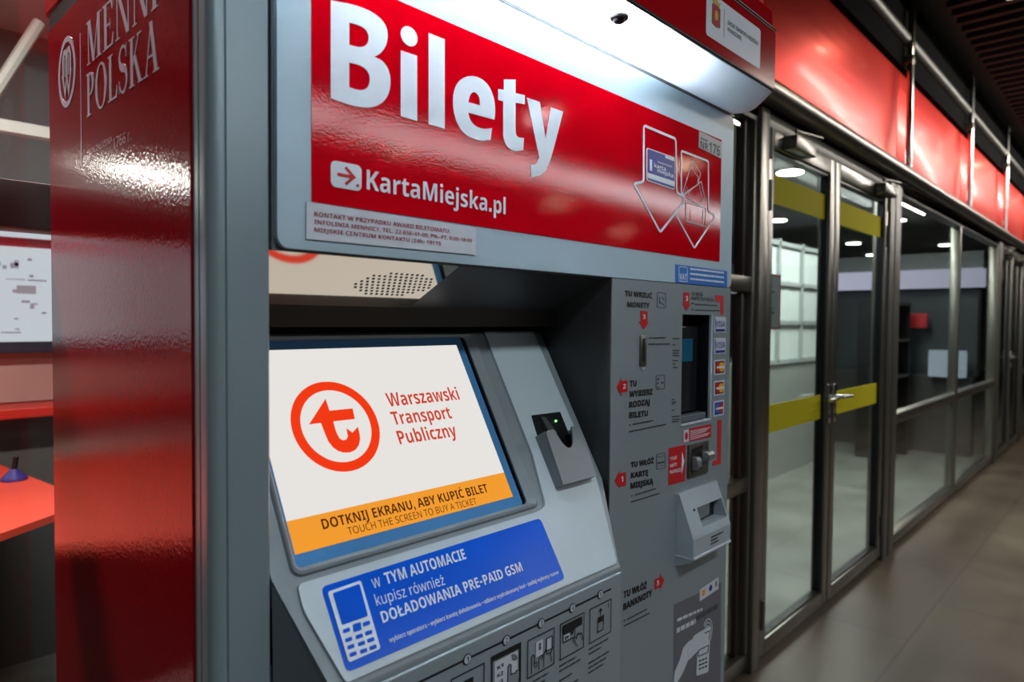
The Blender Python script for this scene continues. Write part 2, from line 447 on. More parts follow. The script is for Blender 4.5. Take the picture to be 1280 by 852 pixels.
def door(n, x0, xm, x1, labels, tapes=True):
    """two leaves, frame stiles, handles, closer, hinges"""
    world()
    Z0, ZT = .03, 2.335
    for k, (a, b) in enumerate(((x0, xm), (xm, x1))):
        d = bpy.data.objects.new('door_%d' % (n+k), None); C.objects.link(d); tag(d, labels[k], None, None, 'structure')
        a += .006; b -= .006; s = .068
        mb = MB()
        mb.box((a, 1.21, Z0), (a+s, 1.27, ZT), .005); mb.box((b-s, 1.21, Z0), (b, 1.27, ZT), .005)
        mb.box((a+s, 1.21, Z0), (b-s, 1.27, Z0+.065), .005); mb.box((a+s, 1.21, ZT-.075), (b-s, 1.27, ZT), .005)
        mb.build('door_frame', STEEL, d, smooth=True)
        gz = MB()                                             # black rubber gasket round the pane
        gz.box((a+s, 1.222, Z0+.065), (a+s+.012, 1.258, ZT-.075)); gz.box((b-s-.012, 1.222, Z0+.065), (b-s, 1.258, ZT-.075))
        gz.box((a+s+.012, 1.222, Z0+.065), (b-s-.012, 1.258, Z0+.077)); gz.box((a+s+.012, 1.222, ZT-.087), (b-s-.012, 1.258, ZT-.075))
        gz.build('gasket', BLACK, d)
        MB().box((a+s+.012, 1.237, Z0+.077), (b-s-.012, 1.243, ZT-.087)).build('pane', GLASS, d)
        if tapes:
            for z in (1.005, 2.03): MB().box((a+s+.012, 1.234, z), (b-s-.012, 1.2365, z+.125)).build('yellow_tape', YELLOW, d)
        # handle: rose, stem, lever on the stile where the leaves meet
        hx = b-.034 if k == 0 else a+.034; dr = -1 if k == 0 else 1
        h = MB(); h.box((hx-.018, 1.202, .98), (hx+.018, 1.21, 1.18), .003); h.tube([(hx, 1.205, 1.115), (hx, 1.165, 1.115)], .010)
        h.tube([(hx, 1.165, 1.115), (hx+dr*.03, 1.158, 1.115), (hx+dr*.135, 1.158, 1.112)], [.010, .011, .009])
        h.build('door_handle', CHROME, d, smooth=True)
        lk = MB(); lk.tube([(hx, 1.21, 1.02), (hx, 1.196, 1.02)], .012); lk.build('lock_cylinder', STEELD, d, smooth=True)
        ex = a+.012 if k == 0 else b-.012
        for z in (.16, 1.98, 2.2):
            MB().tube([(ex, 1.205, z), (ex, 1.205, z+.13)], .011).build('hinge', STEELD, d, smooth=True)
        c = MB(); cx = a+.16 if k == 0 else b-.30
        c.box((cx, 1.15, ZT-.07), (cx+.24, 1.21, ZT-.01), .006); c.tube([(cx+.06, 1.18, ZT-.01), (cx+.06, 1.18, ZT+.02), (cx+.3, 1.15, ZT+.03)], .008)
        c.build('door_closer', STEEL, d, smooth=True)
door(1, 2.86, 3.72, 4.70, ('near glass door leaf with a paper notice, beside the ticket machine', 'second glass door leaf, right of the mullion with the lever handle'))
door(3, 9.05, 9.9, 10.75, ('glass door leaf far down the passage', 'far glass door leaf beyond the window bays'), tapes=False)
frame_bits('trim_1', [((2.775, 1.20, 0), (2.86, 1.30, 2.40))], STEEL, 'steel door post right beside the ticket machine')
frame_bits('trim_2', [((4.70, 1.20, 0), (4.80, 1.30, 2.40)), ((4.82, 1.20, 0), (4.95, 1.29, 2.40))], STEELD, 'steel post between the doors and first window')
frame_bits('trim_3', [((8.87, 1.20, 0), (9.05, 1.30, 2.40))], STEELD, 'steel post before the far doors')
frame_bits('trim_4', [((10.75, 1.20, 0), (10.9, 1.30, 2.40))], STEELD, 'steel post after the far doors')
window(1, 4.95, 6.92, 2.40, 'first glazed bay right of the doors with a mid rail')
window(2, 6.92, 8.87, 2.40, 'second glazed bay beyond the first window')
window(3, 10.9, 12.9, 2.40, 'glazed bay beyond the far doors')
window(4, 12.9, 14.9, 2.40, 'last glazed bay at the far end')
window(5, 1.33, 2.775, 2.40, 'narrow glazed bay behind the ticket machine', transom=(.79, .85), extra=((1.625, 1.69),))
window(6, -3.2, 1.33, 2.40, 'kiosk window left of the machine with a transom coloured as in shade', transom=(.79, .85), extra=((1.63, 1.70),), m=BEAM, g=GLASSK)
frame_bits('trim_5', [((2.69, 1.235, .09), (2.712, 1.275, .79)), ((2.69, 1.235, .85), (2.712, 1.275, 1.62)), ((2.69, 1.235, 1.69), (2.712, 1.275, 2.35))], mat('dark_red_strip', rgb(44, 16, 18), .5), 'dark red upright strip in the narrow bay')  # thin dark red upright strip, broken at the transoms
# head rail, fascia rails, fascia
mb = MB(); mb.tube([(-3.2, 1.17, 2.455), (22, 1.17, 2.455)], .045, 20)
mb.build('trim_6', STEEL, smooth=True)['kind'] = 'structure'
bpy.data.objects['trim_6']['label'] = 'round steel head rail running under the red fascia'
frame_bits('trim_7', [((-3.2, 1.215, 2.335), (22, 1.29, 2.40))], STEELD, 'steel lintel over the doors')
frame_bits('trim_8', [((-3.2, 1.235, 2.40), (22, 1.30, 2.51))], BLACK, 'dark gap behind the head rail')
frame_bits('trim_9', [((-3.2, 1.20, 3.14), (22, 1.31, 3.62))], mat('matt_black_strip', rgb(14, 14, 13), .9, 0, .05), 'dark strip above the red fascia')
mb = MB(); mb.tube([(-3.2, 1.20, 3.32), (22, 1.20, 3.32)], .04, 16); mb.build('trim_10', STEELD, smooth=True)['kind'] = 'structure'
bpy.data.objects['trim_10']['label'] = 'steel rail along the dark strip above the fascia'
xs = [-3.2, -1.0, 1.1, 2.86, 4.93, 6.92, 8.87, 10.85, 12.9, 14.9, 17, 19, 21]
names = ['far left', 'left', 'above the machine', 'above the ticket machine and', 'above the double doors', 'above the first window bay', 'above the second window bay', 'above the far doors', 'above the third bay', 'above the last bay', 'beyond the last bay', 'at the passage end']
for i, (a, b) in enumerate(zip(xs, xs[1:])):
    o = MB().box((a+.006, 1.235, 2.51), (b-.006, 1.265, 3.14), .004).build('wall_fascia.%03d' % i, FASC, smooth=True)
    tag(o, 'glossy red metal fascia panel, ' + names[i], None, None, 'structure')
plabels = {4.93: 'chrome pole at the right edge of the double doors', 6.92: 'chrome pole between the two window bays', 8.87: 'chrome pole where the far doors begin', 10.85: 'chrome pole just past the far doors', 12.9: 'farthest chrome pole but one', 14.9: 'farthest chrome pole at the end of the fascia'}
for x in plabels:
    world()
    t = thing('steel_pole', plabels[x], 'pole', (x, 1.165, 0), 'chrome poles in front of the glass wall')
    mb = MB(); mb.tube([(x, 1.165, 2.45), (x, 1.165, 3.60)], .02, 14); mb.build('pole_tube', CHROME, t, smooth=True)
    for z in (2.46, 3.16): MB().box((x-.03, 1.145, z), (x+.03, 1.235, z+.05), .006).build('clamp', STEEL, t, smooth=True)
world()

# hall lamps: long luminaires overhead, out of the frame but seen in the glossy red film
WARM = emis('warm_lamp_face', (1, .82, .58, 1), 30); COOL = emis('cool_lamp_face', (.95, .98, 1, 1), 30)
STRIP = emis('long_lamp_face', (.93, .97, 1, 1), HALL_STRIP)
for i in range(4):
    x = .6 + i*3.0
    t = thing('ceiling_luminaire', 'long pale luminaire hanging under the hall ceiling, number %s from the left' % ('one', 'two', 'three', 'four')[i], 'lamp', (x, -4.3, 3.4), 'long luminaires in the hall')
    MB().box((x, -4.68, 3.34), (x+2.95, -3.92, 3.42), .01).build('housing', STEEL, t)
    MB().box((x+.03, -4.65, 3.325), (x+2.92, -3.95, 3.339)).build('lamp_face', STRIP, t)
for i, (x, y, m) in enumerate(((4.85, .60, WARM), (7.6, .46, COOL), (9.4, .80, WARM), (4.7, -4.9, WARM), (8.5, -5.8, WARM), (12.1, -7.0, WARM), (7.5, -3.0, WARM), (4.83, -2.98, COOL), (1.2, -1.3, COOL))):
    t = thing('hall_downlight', 'round downlight in the dark hall ceiling', 'lamp', (x, y, 3.5), 'downlights in the hall ceiling')
    MB().lathe((x, y, 3.62), (0, 0, -1), [(.11, 0), (.12, .20), (.10, .21)]).build('downlight_rim', STEELD, t, smooth=True)
    MB().lathe((x, y, 3.41), (0, 0, -1), [(.09, 0), (.09, .006)]).build('lamp_face', m, t)
world()

# ------------------------------------------------------------------ behind the glass, right: inner hall
DL = emis('inner_downlight_face', (1, .98, .92, 1), 22)
for i, (x, y) in enumerate(((5.65, 2.2), (8.2, 3.33), (11.3, 3.4), (9.09, 2.26), (12.4, 2.37), (16.4, 2.44), (13.4, 3.7))):
    t = thing('inner_downlight', ('bright round downlight behind the near glass door', 'smaller downlight deeper behind the near door', 'faint downlight high behind the second door leaf', 'downlight behind the first window bay, upper left', 'downlight behind the first window bay, right', 'downlight behind the second window bay', 'small downlight low behind the second door leaf')[i], 'lamp', (x, y, 2.74), 'downlights behind the glass')
    MB().lathe((x, y, 2.76), (0, 0, -1), [(.13, 0), (.13, .02), (.11, .025)]).build('downlight_rim', STEEL, t, smooth=True)
    MB().lathe((x, y, 2.735), (0, 0, -1), [(.105, 0), (.105, .006)]).build('lamp_face', DL, t)
world()
# white framed glass kiosk behind the near door
WPANE = mat('white_panel', rgb(200, 208, 206), .4); 
t = thing('glass_kiosk', 'white panelled kiosk behind the near glass door', 'kiosk', (6.8, 2.9, 0))
MB().box((5.9, 2.62, 0), (7.7, 3.3, 1.12)).build('counter', mat('kiosk_base_grey', rgb(138, 142, 138), .5), t)
mb = MB()
for i in range(3):
    for j in range(3): mb.box((5.92+i*.59, 2.63, 1.14+j*.38), (6.47+i*.59, 2.66, 1.49+j*.38), .004)
mb.build('panel', WPANE, t)
mb = MB()
for i in range(4): mb.box((5.88+i*.59, 2.60, 1.12), (5.92+i*.59, 2.70, 2.30))
for j in range(4): mb.box((5.88, 2.60, 1.10+j*.38), (7.7, 2.69, 1.14+j*.38))
mb.build('kiosk_frame', mat('pale_frame', rgb(150, 156, 156), .5), t)
world()
# shop across the inner hall with the lit sign band
t = thing('shop_front', 'dark shop front under a pale lit sign band, behind the windows', 'shop', (9.2, 2.6, 0))
MB().box((9.1, 1.45, 0), (9.3, 4.4, .9), .01).build('shop_counter', KDARK, t)
MB().box((9.3, 1.45, .9), (9.5, 4.4, 1.9)).build('shop_recess', mat('shop_dark', rgb(58, 62, 66), .5), t)
MB().box((9.05, 1.38, 1.92), (9.3, 4.4, 2.13), .01).build('sign_band', emis('pale_sign_light', (.80, .76, 1, 1), .95), t)
MB().box((9.1, 1.38, 2.13), (9.5, 4.4, 2.32)).build('shop_header', mat('shop_header_grey', rgb(120, 126, 128), .5), t)
MB().box((9.02, 1.9, 1.45), (9.1, 2.15, 1.62), .01).build('red_display', mat('shop_red', rgb(190, 40, 50), .4), t)
world()
o = MB().box((8.9, 1.5, .9), (9.06, 1.85, 1.2), .01).build('display_case', emis('display_case_glow', (.72, .82, 1, 1), .7)); tag(o, 'small pale lit display case on the dark shop counter', 'display case')
t = thing('rack', 'dark display rack standing behind the first window bay', 'rack', (8.3, 2.05, 0))
for dx in (0, .5): MB().box((8.2+dx, 2.0, 0), (8.24+dx, 2.4, 1.75)).build('upright', BLACK, t)
for z in (.5, .9, 1.3, 1.7): MB().box((8.24, 2.0, z), (8.7, 2.4, z+.03)).build('shelf', KDARK, t)
world()

# ------------------------------------------------------------------ behind the glass, left: the kiosk
struct('wall_left', MB().box((-4.2, 3.7, 0), (2.0, 3.8, 2.76)), KWALL, label='beige back wall of the kiosk at the left')
struct('wall_kiosk_right', MB().box((1.95, 1.30, 0), (2.0, 3.7, 2.76)), KDARK, label='dark partition of the kiosk behind the machine')
tag(MB().box((-4.2, 3.52, .0), (1.9, 3.68, .62)).build('wall_cabinet', KDARK), 'dark grey cabinet run along the kiosk back wall', 'cabinet')
tag(MB().box((-4.2, 3.45, 1.07), (1.9, 3.69, 1.115), .006).build('wall_shelf', mat('red_shelf', rgb(206, 44, 30), .4)), 'long red shelf on the back wall of the kiosk', 'shelf')
tag(MB().box((-4.2, 3.66, 1.12), (1.9, 3.698, 1.34)).build('wall_panel', KPINK), 'pinkish panel between the red shelf and the lit map', 'panel')
tag(MB().box((-.20, 3.62, .63), (1.9, 3.69, 1.06)).build('lower_panel', mat('kiosk_mid_grey', rgb(92, 84, 80), .6)), 'grey brown panel under the red kiosk shelf', 'panel')
tag(MB().box((-4.2, 3.60, .63), (-.21, 3.69, 1.06)).build('cabinet_front', mat('kiosk_pale_front', rgb(222, 190, 180), .6)), 'pale pinkish cabinet front mirrored in the red side of the machine', 'cabinet front')
lw = 1.9
for i in range(3):
    x = 1.2 - (i+1)*lw
    t = thing('lit_map', ('lit white network map with a red title bar, left of the machine', 'second lit network map, further left along the kiosk wall', 'leftmost lit network map on the kiosk wall')[i], 'map', (x+lw/2, 3.62, 1.62), 'lit maps on the kiosk wall')
    MB().box((x, 3.58, 1.34), (x+lw-.02, 3.66, 1.93), .006).build('map_frame', mat('map_frame_dark', rgb(48, 46, 58), .4), t)
    MB().box((x+.03, 3.572, 1.39), (x+lw-.05, 3.579, 1.90)).build('map_sheet', emis('map_sheet_glow', (.86, .90, 1, 1), .78), t)
    MB().box((x+.06, 3.569, 1.80), (x+lw-.12, 3.5715, 1.84)).build('title_bar', mat('map_title_red', rgb(200, 60, 80), .4), t)
    mb = MB(); rnd = random.Random(i)
    for k in range(110):
        a = x+.1+rnd.random()*(lw-.35); z = 1.42+rnd.random()*.33; s_ = rnd.choice((.008, .012, .018))
        mb.box((a, 3.569, z), (a+rnd.choice((.015, .03, .07)), 3.5715, z+s_*rnd.choice((.4, 1, 2))))
    tag(mb.build('map_drawing', mat('map_ink', rgb(176, 182, 196), .5), t), kind='stuff')
world()
RTOP = mat('red_table_top', rgb(240, 80, 56), .4)
t = thing('table', 'red kiosk table seen beside the machine edge', 'table', (0, 2.6, 0))
top = [(.66, 2.50), (.56, 3.4), (-2.6, 3.4), (-2.6, 1.62), (-.55, 1.62)]
mb = MB(); mb.prism([(x, y, .878) for x, y in top], [(x, y, .90) for x, y in top]); mb.build('tabletop', RTOP, t, bev=.004)
MB().box((-2.4, 2.3, 0), (.25, 3.2, .877)).build('table_base', KDARK, t)
world()
t = thing('pen_holder', 'small blue violet pen holder on the red table', 'pen holder', (.545, 3.02, .901))
mb = MB(); mb.lathe((.545, 3.02, .901), (0, 0, 1), [(.042, 0), (.042, .008), (.020, .03), (.012, .04)]); mb.build('base', mat('violet_plastic', rgb(58, 46, 120), .4), t, smooth=True)
mb = MB(); mb.tube([(.545, 3.02, .935), (.552, 3.02, .985)], .009); mb.build('pen', BLACK, t, smooth=True)
world()
# ceiling spots and a white frame in the kiosk
KL = emis('kiosk_lamp_face', (1, .97, .92, 1), 55)
for i, (x, y, w_) in enumerate(((-.70, 3.5, .34),)):
    z = 2.18
    t = thing('kiosk_lamp', 'bright strip lamp hanging over the lit maps', 'lamp', (x, y, z))
    MB().box((x-w_/2, y-.06, z+.008), (x+w_/2, y+.06, z+.06), .006).build('housing', STEEL, t)
    MB().box((x-w_/2+.01, y-.05, z), (x+w_/2-.01, y+.05, z+.007)).build('lamp_face', KL, t)
    MB().tube([(x, y, z+.06), (x, y, 2.76)], .012).build('stem', STEEL, t)
world()
t = thing('display_stand', 'blurred white frame standing behind the kiosk window, top left', 'frame', (.42, 2.6, 0))
mb = MB()
mb.box((.34, 2.9, .91), (.37, 2.95, 2.6)); mb.box((.34, 2.9, 2.14), (.75, 2.95, 2.18)); mb.tube([(.36, 2.92, 2.0), (.62, 2.92, 2.55)], .02, 8)
mb.build('frame_bar', mat('white_frame', rgb(186, 184, 174), .4), t)
MB().box((.655, 2.9, 1.76), (.69, 2.95, 2.14)).build('upright', KDARK, t)
world()
# paper notice on the near door
t = thing('notice', 'white paper notice with red edge taped inside the near door', 'notice', (3.05, 1.262, 1.55))
MB().box((2.955, 1.26, 1.47), (3.15, 1.264, 1.72)).build('paper', STK, t)
mb = MB(); mb.box((2.955, 1.2582, 1.712), (3.15, 1.2598, 1.72)); mb.box((3.143, 1.2582, 1.47), (3.15, 1.2598, 1.712)); mb.box((2.955, 1.2582, 1.47), (3.143, 1.2598, 1.477)); mb.build('red_border', SIGNRED, t)
for k, z in enumerate((1.66, 1.635, 1.56, 1.54)): MB().box((2.99, 1.2584, z), (3.06+.02*(k % 2), 1.2598, z+.008)).build('notice_print', DINK, t)
world()

# ------------------------------------------------------------------ the ticket machine
XL, XR = .26, 1.283
RX0, RX1 = .316, .874                                  # recess
TM = thing('ticket_machine', 'tall red and grey ticket machine with a tilted touch screen, standing before the glass front', 'ticket machine', (.77, .88, 0))
FR = Plane((0, .612, 0), (1, 0, 0), (0, 0, 1), (0, -1, 0))
A60 = radians(60)
CS = Plane((0, .62, 1.243), (1, 0, 0), (0, cos(A60), sin(A60)), (0, -sin(A60), cos(A60)))
IP = Plane((0, .56, 0), (1, 0, 0), (0, 0, 1), (0, -1, 0))
SD = Plane((XL-.004, 0, 0), (0, -1, 0), (0, 0, 1), (-1, 0, 0))
CF = Plane((0, .532, 0), (1, 0, 0), (0, 0, 1), (0, -1, 0))

# body: slabs round the recess and the card bay
zc = 1.564
bu0, bv0 = FR.at(851, 530); bu1, bv1 = FR.at(889, 393.5)
mb = MB()
mb.box((.263, .66, .03), (.314, 1.157, 1.905))
mb.box((RX0-.002, .66, 1.60), (RX1, 1.157, 1.905)); mb.box((RX0-.002, .63, .03), (RX1, 1.157, .95)); mb.box((RX0-.002, .85, .95), (RX1, 1.157, 1.60))
mb.box((RX1+.012, .74, .03), (XR-.003, 1.157, 1.905)); mb.box((RX1+.012, .6195, .03), (bu0-.03, .74, zc)); mb.box((bu1+.012, .6195, .03), (XR-.003, .74, zc))
mb.box((bu0-.03, .6195, .03), (bu1+.012, .74, bv0-.03)); mb.box((bu0-.03, .6195, bv1+.02), (bu1+.012, .74, zc)); mb.box((RX1+.012, .665, zc), (XR-.003, .74, 1.905))
mb.build('cabinet', GREYD, TM)
MB().box((.275, .67, 0), (1.27, 1.14, .03)).build('plinth', BLACK, TM)
# corner post: rounded steel column
def arc(cx, cy, r, a0, a1, n=6): return [(cx+r*cos(radians(a0+(a1-a0)*k/n)), cy+r*sin(radians(a0+(a1-a0)*k/n))) for k in range(n+1)]
prof = [(RX0, .632), (RX0, .622)] + [(RX0-.002, .62)] + [(.2745, .62), (.2735, .6225), (.2725, .6225), (.2715, .62)] + arc(.268, .630, .010, 270, 180) + [(.258, .640), (.2595, .641), (.2595, .6425), (.258, .6435), (.258, .655), (.275, .655), (.275, .66), (.314, .66), (.314, .632)]
mb = MB(); mb.prism([(x, y, .03) for x, y in prof], [(x, y, 1.905) for x, y in prof]); mb.build('corner_post', POST, TM, smooth=True)
# recess lining: right wall, left wall, polished roof, dark back strip
MB().box((RX1, .614, .95), (RX1+.0115, .85, 1.5675)).build('recess_wall', DARK, TM)
mb = MB(); roof = [(.622, 1.566), (.722, 1.516), (.722, 1.522), (.622, 1.574)]
PXE = Plane((0, .622, 1.566), (1, 0, 0), Vector((0, .1, -.05)).normalized(), Vector((0, -.05, -.1)).normalized()).at(553, 350)[0]
mb.prism([(RX0, y, z) for y, z in roof], [(PXE, y, z) for y, z in roof]); sp = mb.build('speaker_panel', POLISH, TM)
mb = MB(); bk = [(.722, 1.516), (.725, 1.49), (.79, 1.49), (.79, 1.522)]
mb.prism([(RX0, y, z) for y, z in bk], [(RX1, y, z) for y, z in bk]); mb.build('recess_back', mat('recess_back_dark', rgb(74, 70, 66), .35, .4), TM)
rn = Vector((0, -.05, -.1)).normalized()
RF = Plane((0, .622, 1.566), (1, 0, 0), Vector((0, .1, -.05)).normalized(), rn)
holes = []
mb = MB(); mb.prism([(PXE+.0005, y, z) for y, z in roof], [(RX1, y, z) for y, z in roof]); mb.build('recess_roof', DARK, TM)
for j in range(8):
    for i in range(15):
        u = .448 + i*.0078 + (j % 2)*.0039; v = .028 + j*.0072
        if ((u-.503)/.058)**2 + ((v-.053)/.029)**2 < 1.0: holes.append(ellipse(u, v, .0019, .0019, 8))
decal('speaker_holes', RF, holes, BLACK, sp, .0002, .0002)

# header plate with rounded corners, seam under it, right control plate round the card bay
hv0, hv1 = 1.5685, 1.904
hp = rrect(.3195, hv0, XR, hv1, .012)
mb = MB(); mb.prism([(u, .6185, v) for u, v in hp], [(u, .612, v) for u, v in hp]); mb.build('header_panel', HEADER, TM, bev=.0015)
mb = MB(); mb.box((.3175, .6188, hv0-.002), (XR+.001, .66, hv1+.001)); mb.build('header_frame', GREYD, TM)
mb = MB(); y0, y1 = .612, .616; zt = hv0-.0012; rx = RX1+.0005
mb.box((rx, y0, .03), (bu0, y1, zt)); mb.box((bu1, y0, .03), (XR-.001, y1, zt)); mb.box((bu0, y0, bv1), (bu1, y1, zt)); mb.box((bu0, y0, .03), (bu1, y1, bv0))
cp = mb.build('control_panel', GREY, TM)
MB().box((rx-.0012, .6125, 1.0), (rx-.0002, .6135, zt)).build('edge_trim', STEEL, TM)

MB().box((.3195, .6114, 1.9046), (XR, .6185, 1.9092)).build('header_groove', BLACK, TM)
# banner and what is printed on it
bt = FR.ats([(382.6, 251.7), (900, 327.3), (898.5, 173.6), (384, -47)])
u0, u1 = .3555, FR.at(899.5, 300)[0]; v0, v1 = FR.at(640, 289)[1], FR.at(760, 114)[1]
BAN = decal('banner', FR, [rrect(u0, v0, u1, v1)], RED, TM, .0002, .0006)
ka = lambda pts: [(340+p[0]/2.5824, p[1]/2.5824)+tuple(p[2:]) for p in pts]
kb = lambda pts: [(620+p[0]/2.5056, p[1]/2.5056)+tuple(p[2:]) for p in pts]
LET = [[ka([(187, 2, 1), (245, 13), (292, 27), (335, 50), (362, 80), (371, 113), (365, 148), (348, 172), (328, 184, 1), (354, 198), (373, 226), (380, 262), (374, 302), (355, 330), (323, 346), (283, 346), (240, 336), (187, 318, 1)]),
        ka([(247, 74, 1), (276, 82), (299, 96), (309, 118), (305, 141), (290, 152), (268, 151), (247, 145, 1)]), ka([(247, 203, 1), (281, 212), (304, 229), (313, 253), (308, 279), (291, 291), (268, 289), (247, 282, 1)])],
       [ka([(440+27*cos(radians(t_))+3*sin(radians(t_)), 118+32*sin(radians(t_))+6*cos(radians(t_))) for t_ in range(0, 360, 30)])], [ka([(413, 163, 1), (466, 181, 1), (466, 391, 1), (413, 375, 1)])],
       [ka([(503, 107, 1), (555, 128, 1), (555, 416, 1), (503, 400, 1)])],
       [ka([(716, 387, 1), (631, 364, 1), (638, 388), (655, 407), (680, 416), (708, 414, 1), (703, 452, 1), (668, 453), (625, 436), (597, 401), (583, 350), (584, 300), (600, 264), (630, 247), (665, 251), (695, 275), (713, 315), (718, 355)]),
        ka([(631, 330, 1), (669, 341, 1), (667, 318), (659, 303), (647, 298), (637, 308)])],
       [kb([(22, 249, 1), (59, 250, 1), (59, 292, 1), (88, 299, 1), (88, 327, 1), (59, 322, 1), (59, 405), (65, 428), (85, 433, 1), (83, 471, 1), (55, 473), (32, 458), (21, 430), (20, 400), (20, 318, 1), (4, 313, 1), (4, 279, 1), (22, 282, 1)])],
       [kb([(94, 306, 1), (135, 320, 1), (153, 434, 1), (169, 336, 1), (208, 350, 1), (177, 470), (161, 518), (142, 545), (108, 556, 1), (106, 517, 1), (122, 513), (133, 494, 1)])]]
mb = MB()
for lp_ in LET:
    V_, F_ = filled([[FR.at(*p) for p in spline(l_)] for l_ in lp_])
    vv_ = [mb.bm.verts.new(FR.p(u, v, .0014)) for u, v in V_]
    for f_ in F_: mb.bm.faces.new([vv_[i] for i in f_])
mb.build('main_lettering', WHITE, BAN)
text('website_lettering', [('KartaMiejska.pl', (457.4, 236.5), (631, 268), (457.4, 212), .03)], FR, WHITE, BAN, .0014)
a, b = FR.at(412.5, 233), FR.at(451, 207.5)
mb_ = [rrect(a[0], a[1], b[0], b[1], .006)]
ic = decal('card_icon', FR, mb_, WHITE, BAN, .0012)
ch_ = b[1]-a[1]; cw = b[0]-a[0]
sh = lambda pts: [(a[0]+cw*x, a[1]+ch_*y) for x, y in pts]
decal('arrow_icon', FR, [sh([(.2, .44), (.7, .44), (.7, .56), (.2, .56)])] + stroke(sh([(.46, .82), (.74, .5), (.46, .18)]), ch_*.11) + [ellipse(a[0]+cw*.86, a[1]+ch_*.2, ch_*.06, ch_*.06, 12)], SIGNRED, BAN, .0018)
q = lambda pts: FR.ats([(780+x/4.7357, 140+y/4.7357) for x, y in pts])
arw = rounded(q([(113, 80), (302, 160), (308, 478), (352, 500), (352, 530), (210, 712), (55, 425), (112, 412)]), .006)
decal('arrow_outline', FR, stroke(arw, .0042, True), WHITE, BAN, .0013)
arw2 = rounded(q([(298, 598), (412, 806), (532, 625), (530, 610), (496, 588), (495, 292), (335, 230), (335, 480), (352, 498)]), .005)
decal('arrow_outline', FR, stroke(arw2, .0036), WHITE, BAN, .0013)
card = rounded(q([(128, 210), (297, 270), (295, 462), (128, 405)]), .005)
cdp = decal('city_card', FR, [card], WHITE, BAN, .0013)
cin = rounded(q([(133, 218), (293, 276), (292, 455), (133, 400)]), .004)
decal('card_face', FR, [cin], NAVY, cdp, .0018)
decal('card_stripe', FR, [q([(133, 360), (292, 412), (292, 442), (133, 390)]), q([(236, 258), (288, 276), (288, 292), (236, 272)])] + [q([(145, 280), (158, 285), (158, 350), (145, 345)])], WHITE, cdp, .0023)
text('card_lettering', [(s, (780+x0/4.7357, 140+y0_/4.7357), (780+x1/4.7357, 140+y1_/4.7357), (780+x0/4.7357, 140+t_/4.7357), .03) for s, x0, y0_, x1, y1_, t_ in (('karta', 172, 326, 240, 350, 303), ('miejska', 190, 356, 285, 390, 332), ('WARSZAWSKA', 192, 300, 278, 330, 291))], FR, WHITE, cdp, .0024)
tk = [q([(400, 290), (450, 362), (432, 430), (340, 490)]), q([(452, 412), (474, 512), (440, 552), (350, 495)]), q([(362, 535), (480, 568), (478, 676), (362, 645)])]
lines = []
for k in tk: lines += stroke(k, .0016, True)
lines += stroke(q([(395, 335), (435, 385), (432, 420)]), .0012) + stroke(q([(440, 430), (462, 520)]), .0012) + stroke(q([(464, 572), (460, 668)]), .0012)
for k in range(7): lines += stroke(q([(368+k*3.5, 445+k*14), (370+k*3.5, 453+k*14)]), .0014)
for k in range(6): lines += stroke(q([(390, 570+k*13), (390, 578+k*13)]), .0016)
decal('paper_tickets', FR, lines, STK, BAN, .0013)
npl = decal('number_plate', FR, [q([(440, 112), (575, 178), (573, 278), (438, 210)])], PLATE, BAN, .0013)
text('plate_lettering', [('NR', (780+447/4.7357, 140+212/4.7357), (780+492/4.7357, 140+232/4.7357), (780+447/4.7357, 140+168/4.7357), .03), ('176', (780+498/4.7357, 140+236/4.7357), (780+562/4.7357, 140+262/4.7357), (780+498/4.7357, 140+176/4.7357), .01)], FR, INK, npl, .002)
decal('fine_print', FR, [q([(448, 150), (490, 168), (490, 175), (448, 157)])], DINK, npl, .0019)
cs_ = decal('contact_sticker', FR, [FR.ats([(382, 252), (593.7, 285), (593.7, 318.7), (381.6, 298.5)])], STK, TM, .0014)
text('contact_lettering', [('KONTAKT W PRZYPADKU AWARII BILETOMATU:', (391.5, 270.2), (561, 291.5), (391.5, 264.4), .022),
     ('INFOLINIA MENNICY, TEL. 22 656-41-00, PN.-PT. 8:00-18:00', (391.5, 279.8), (588.5, 303), (391.5, 274.4), .022),
     ('MIEJSKIE CENTRUM KONTAKTU (24h) 19115', (391.5, 289.6), (549.5, 306.6), (391.5, 284.2), .022)], FR, MAROON, cs_, .0022)

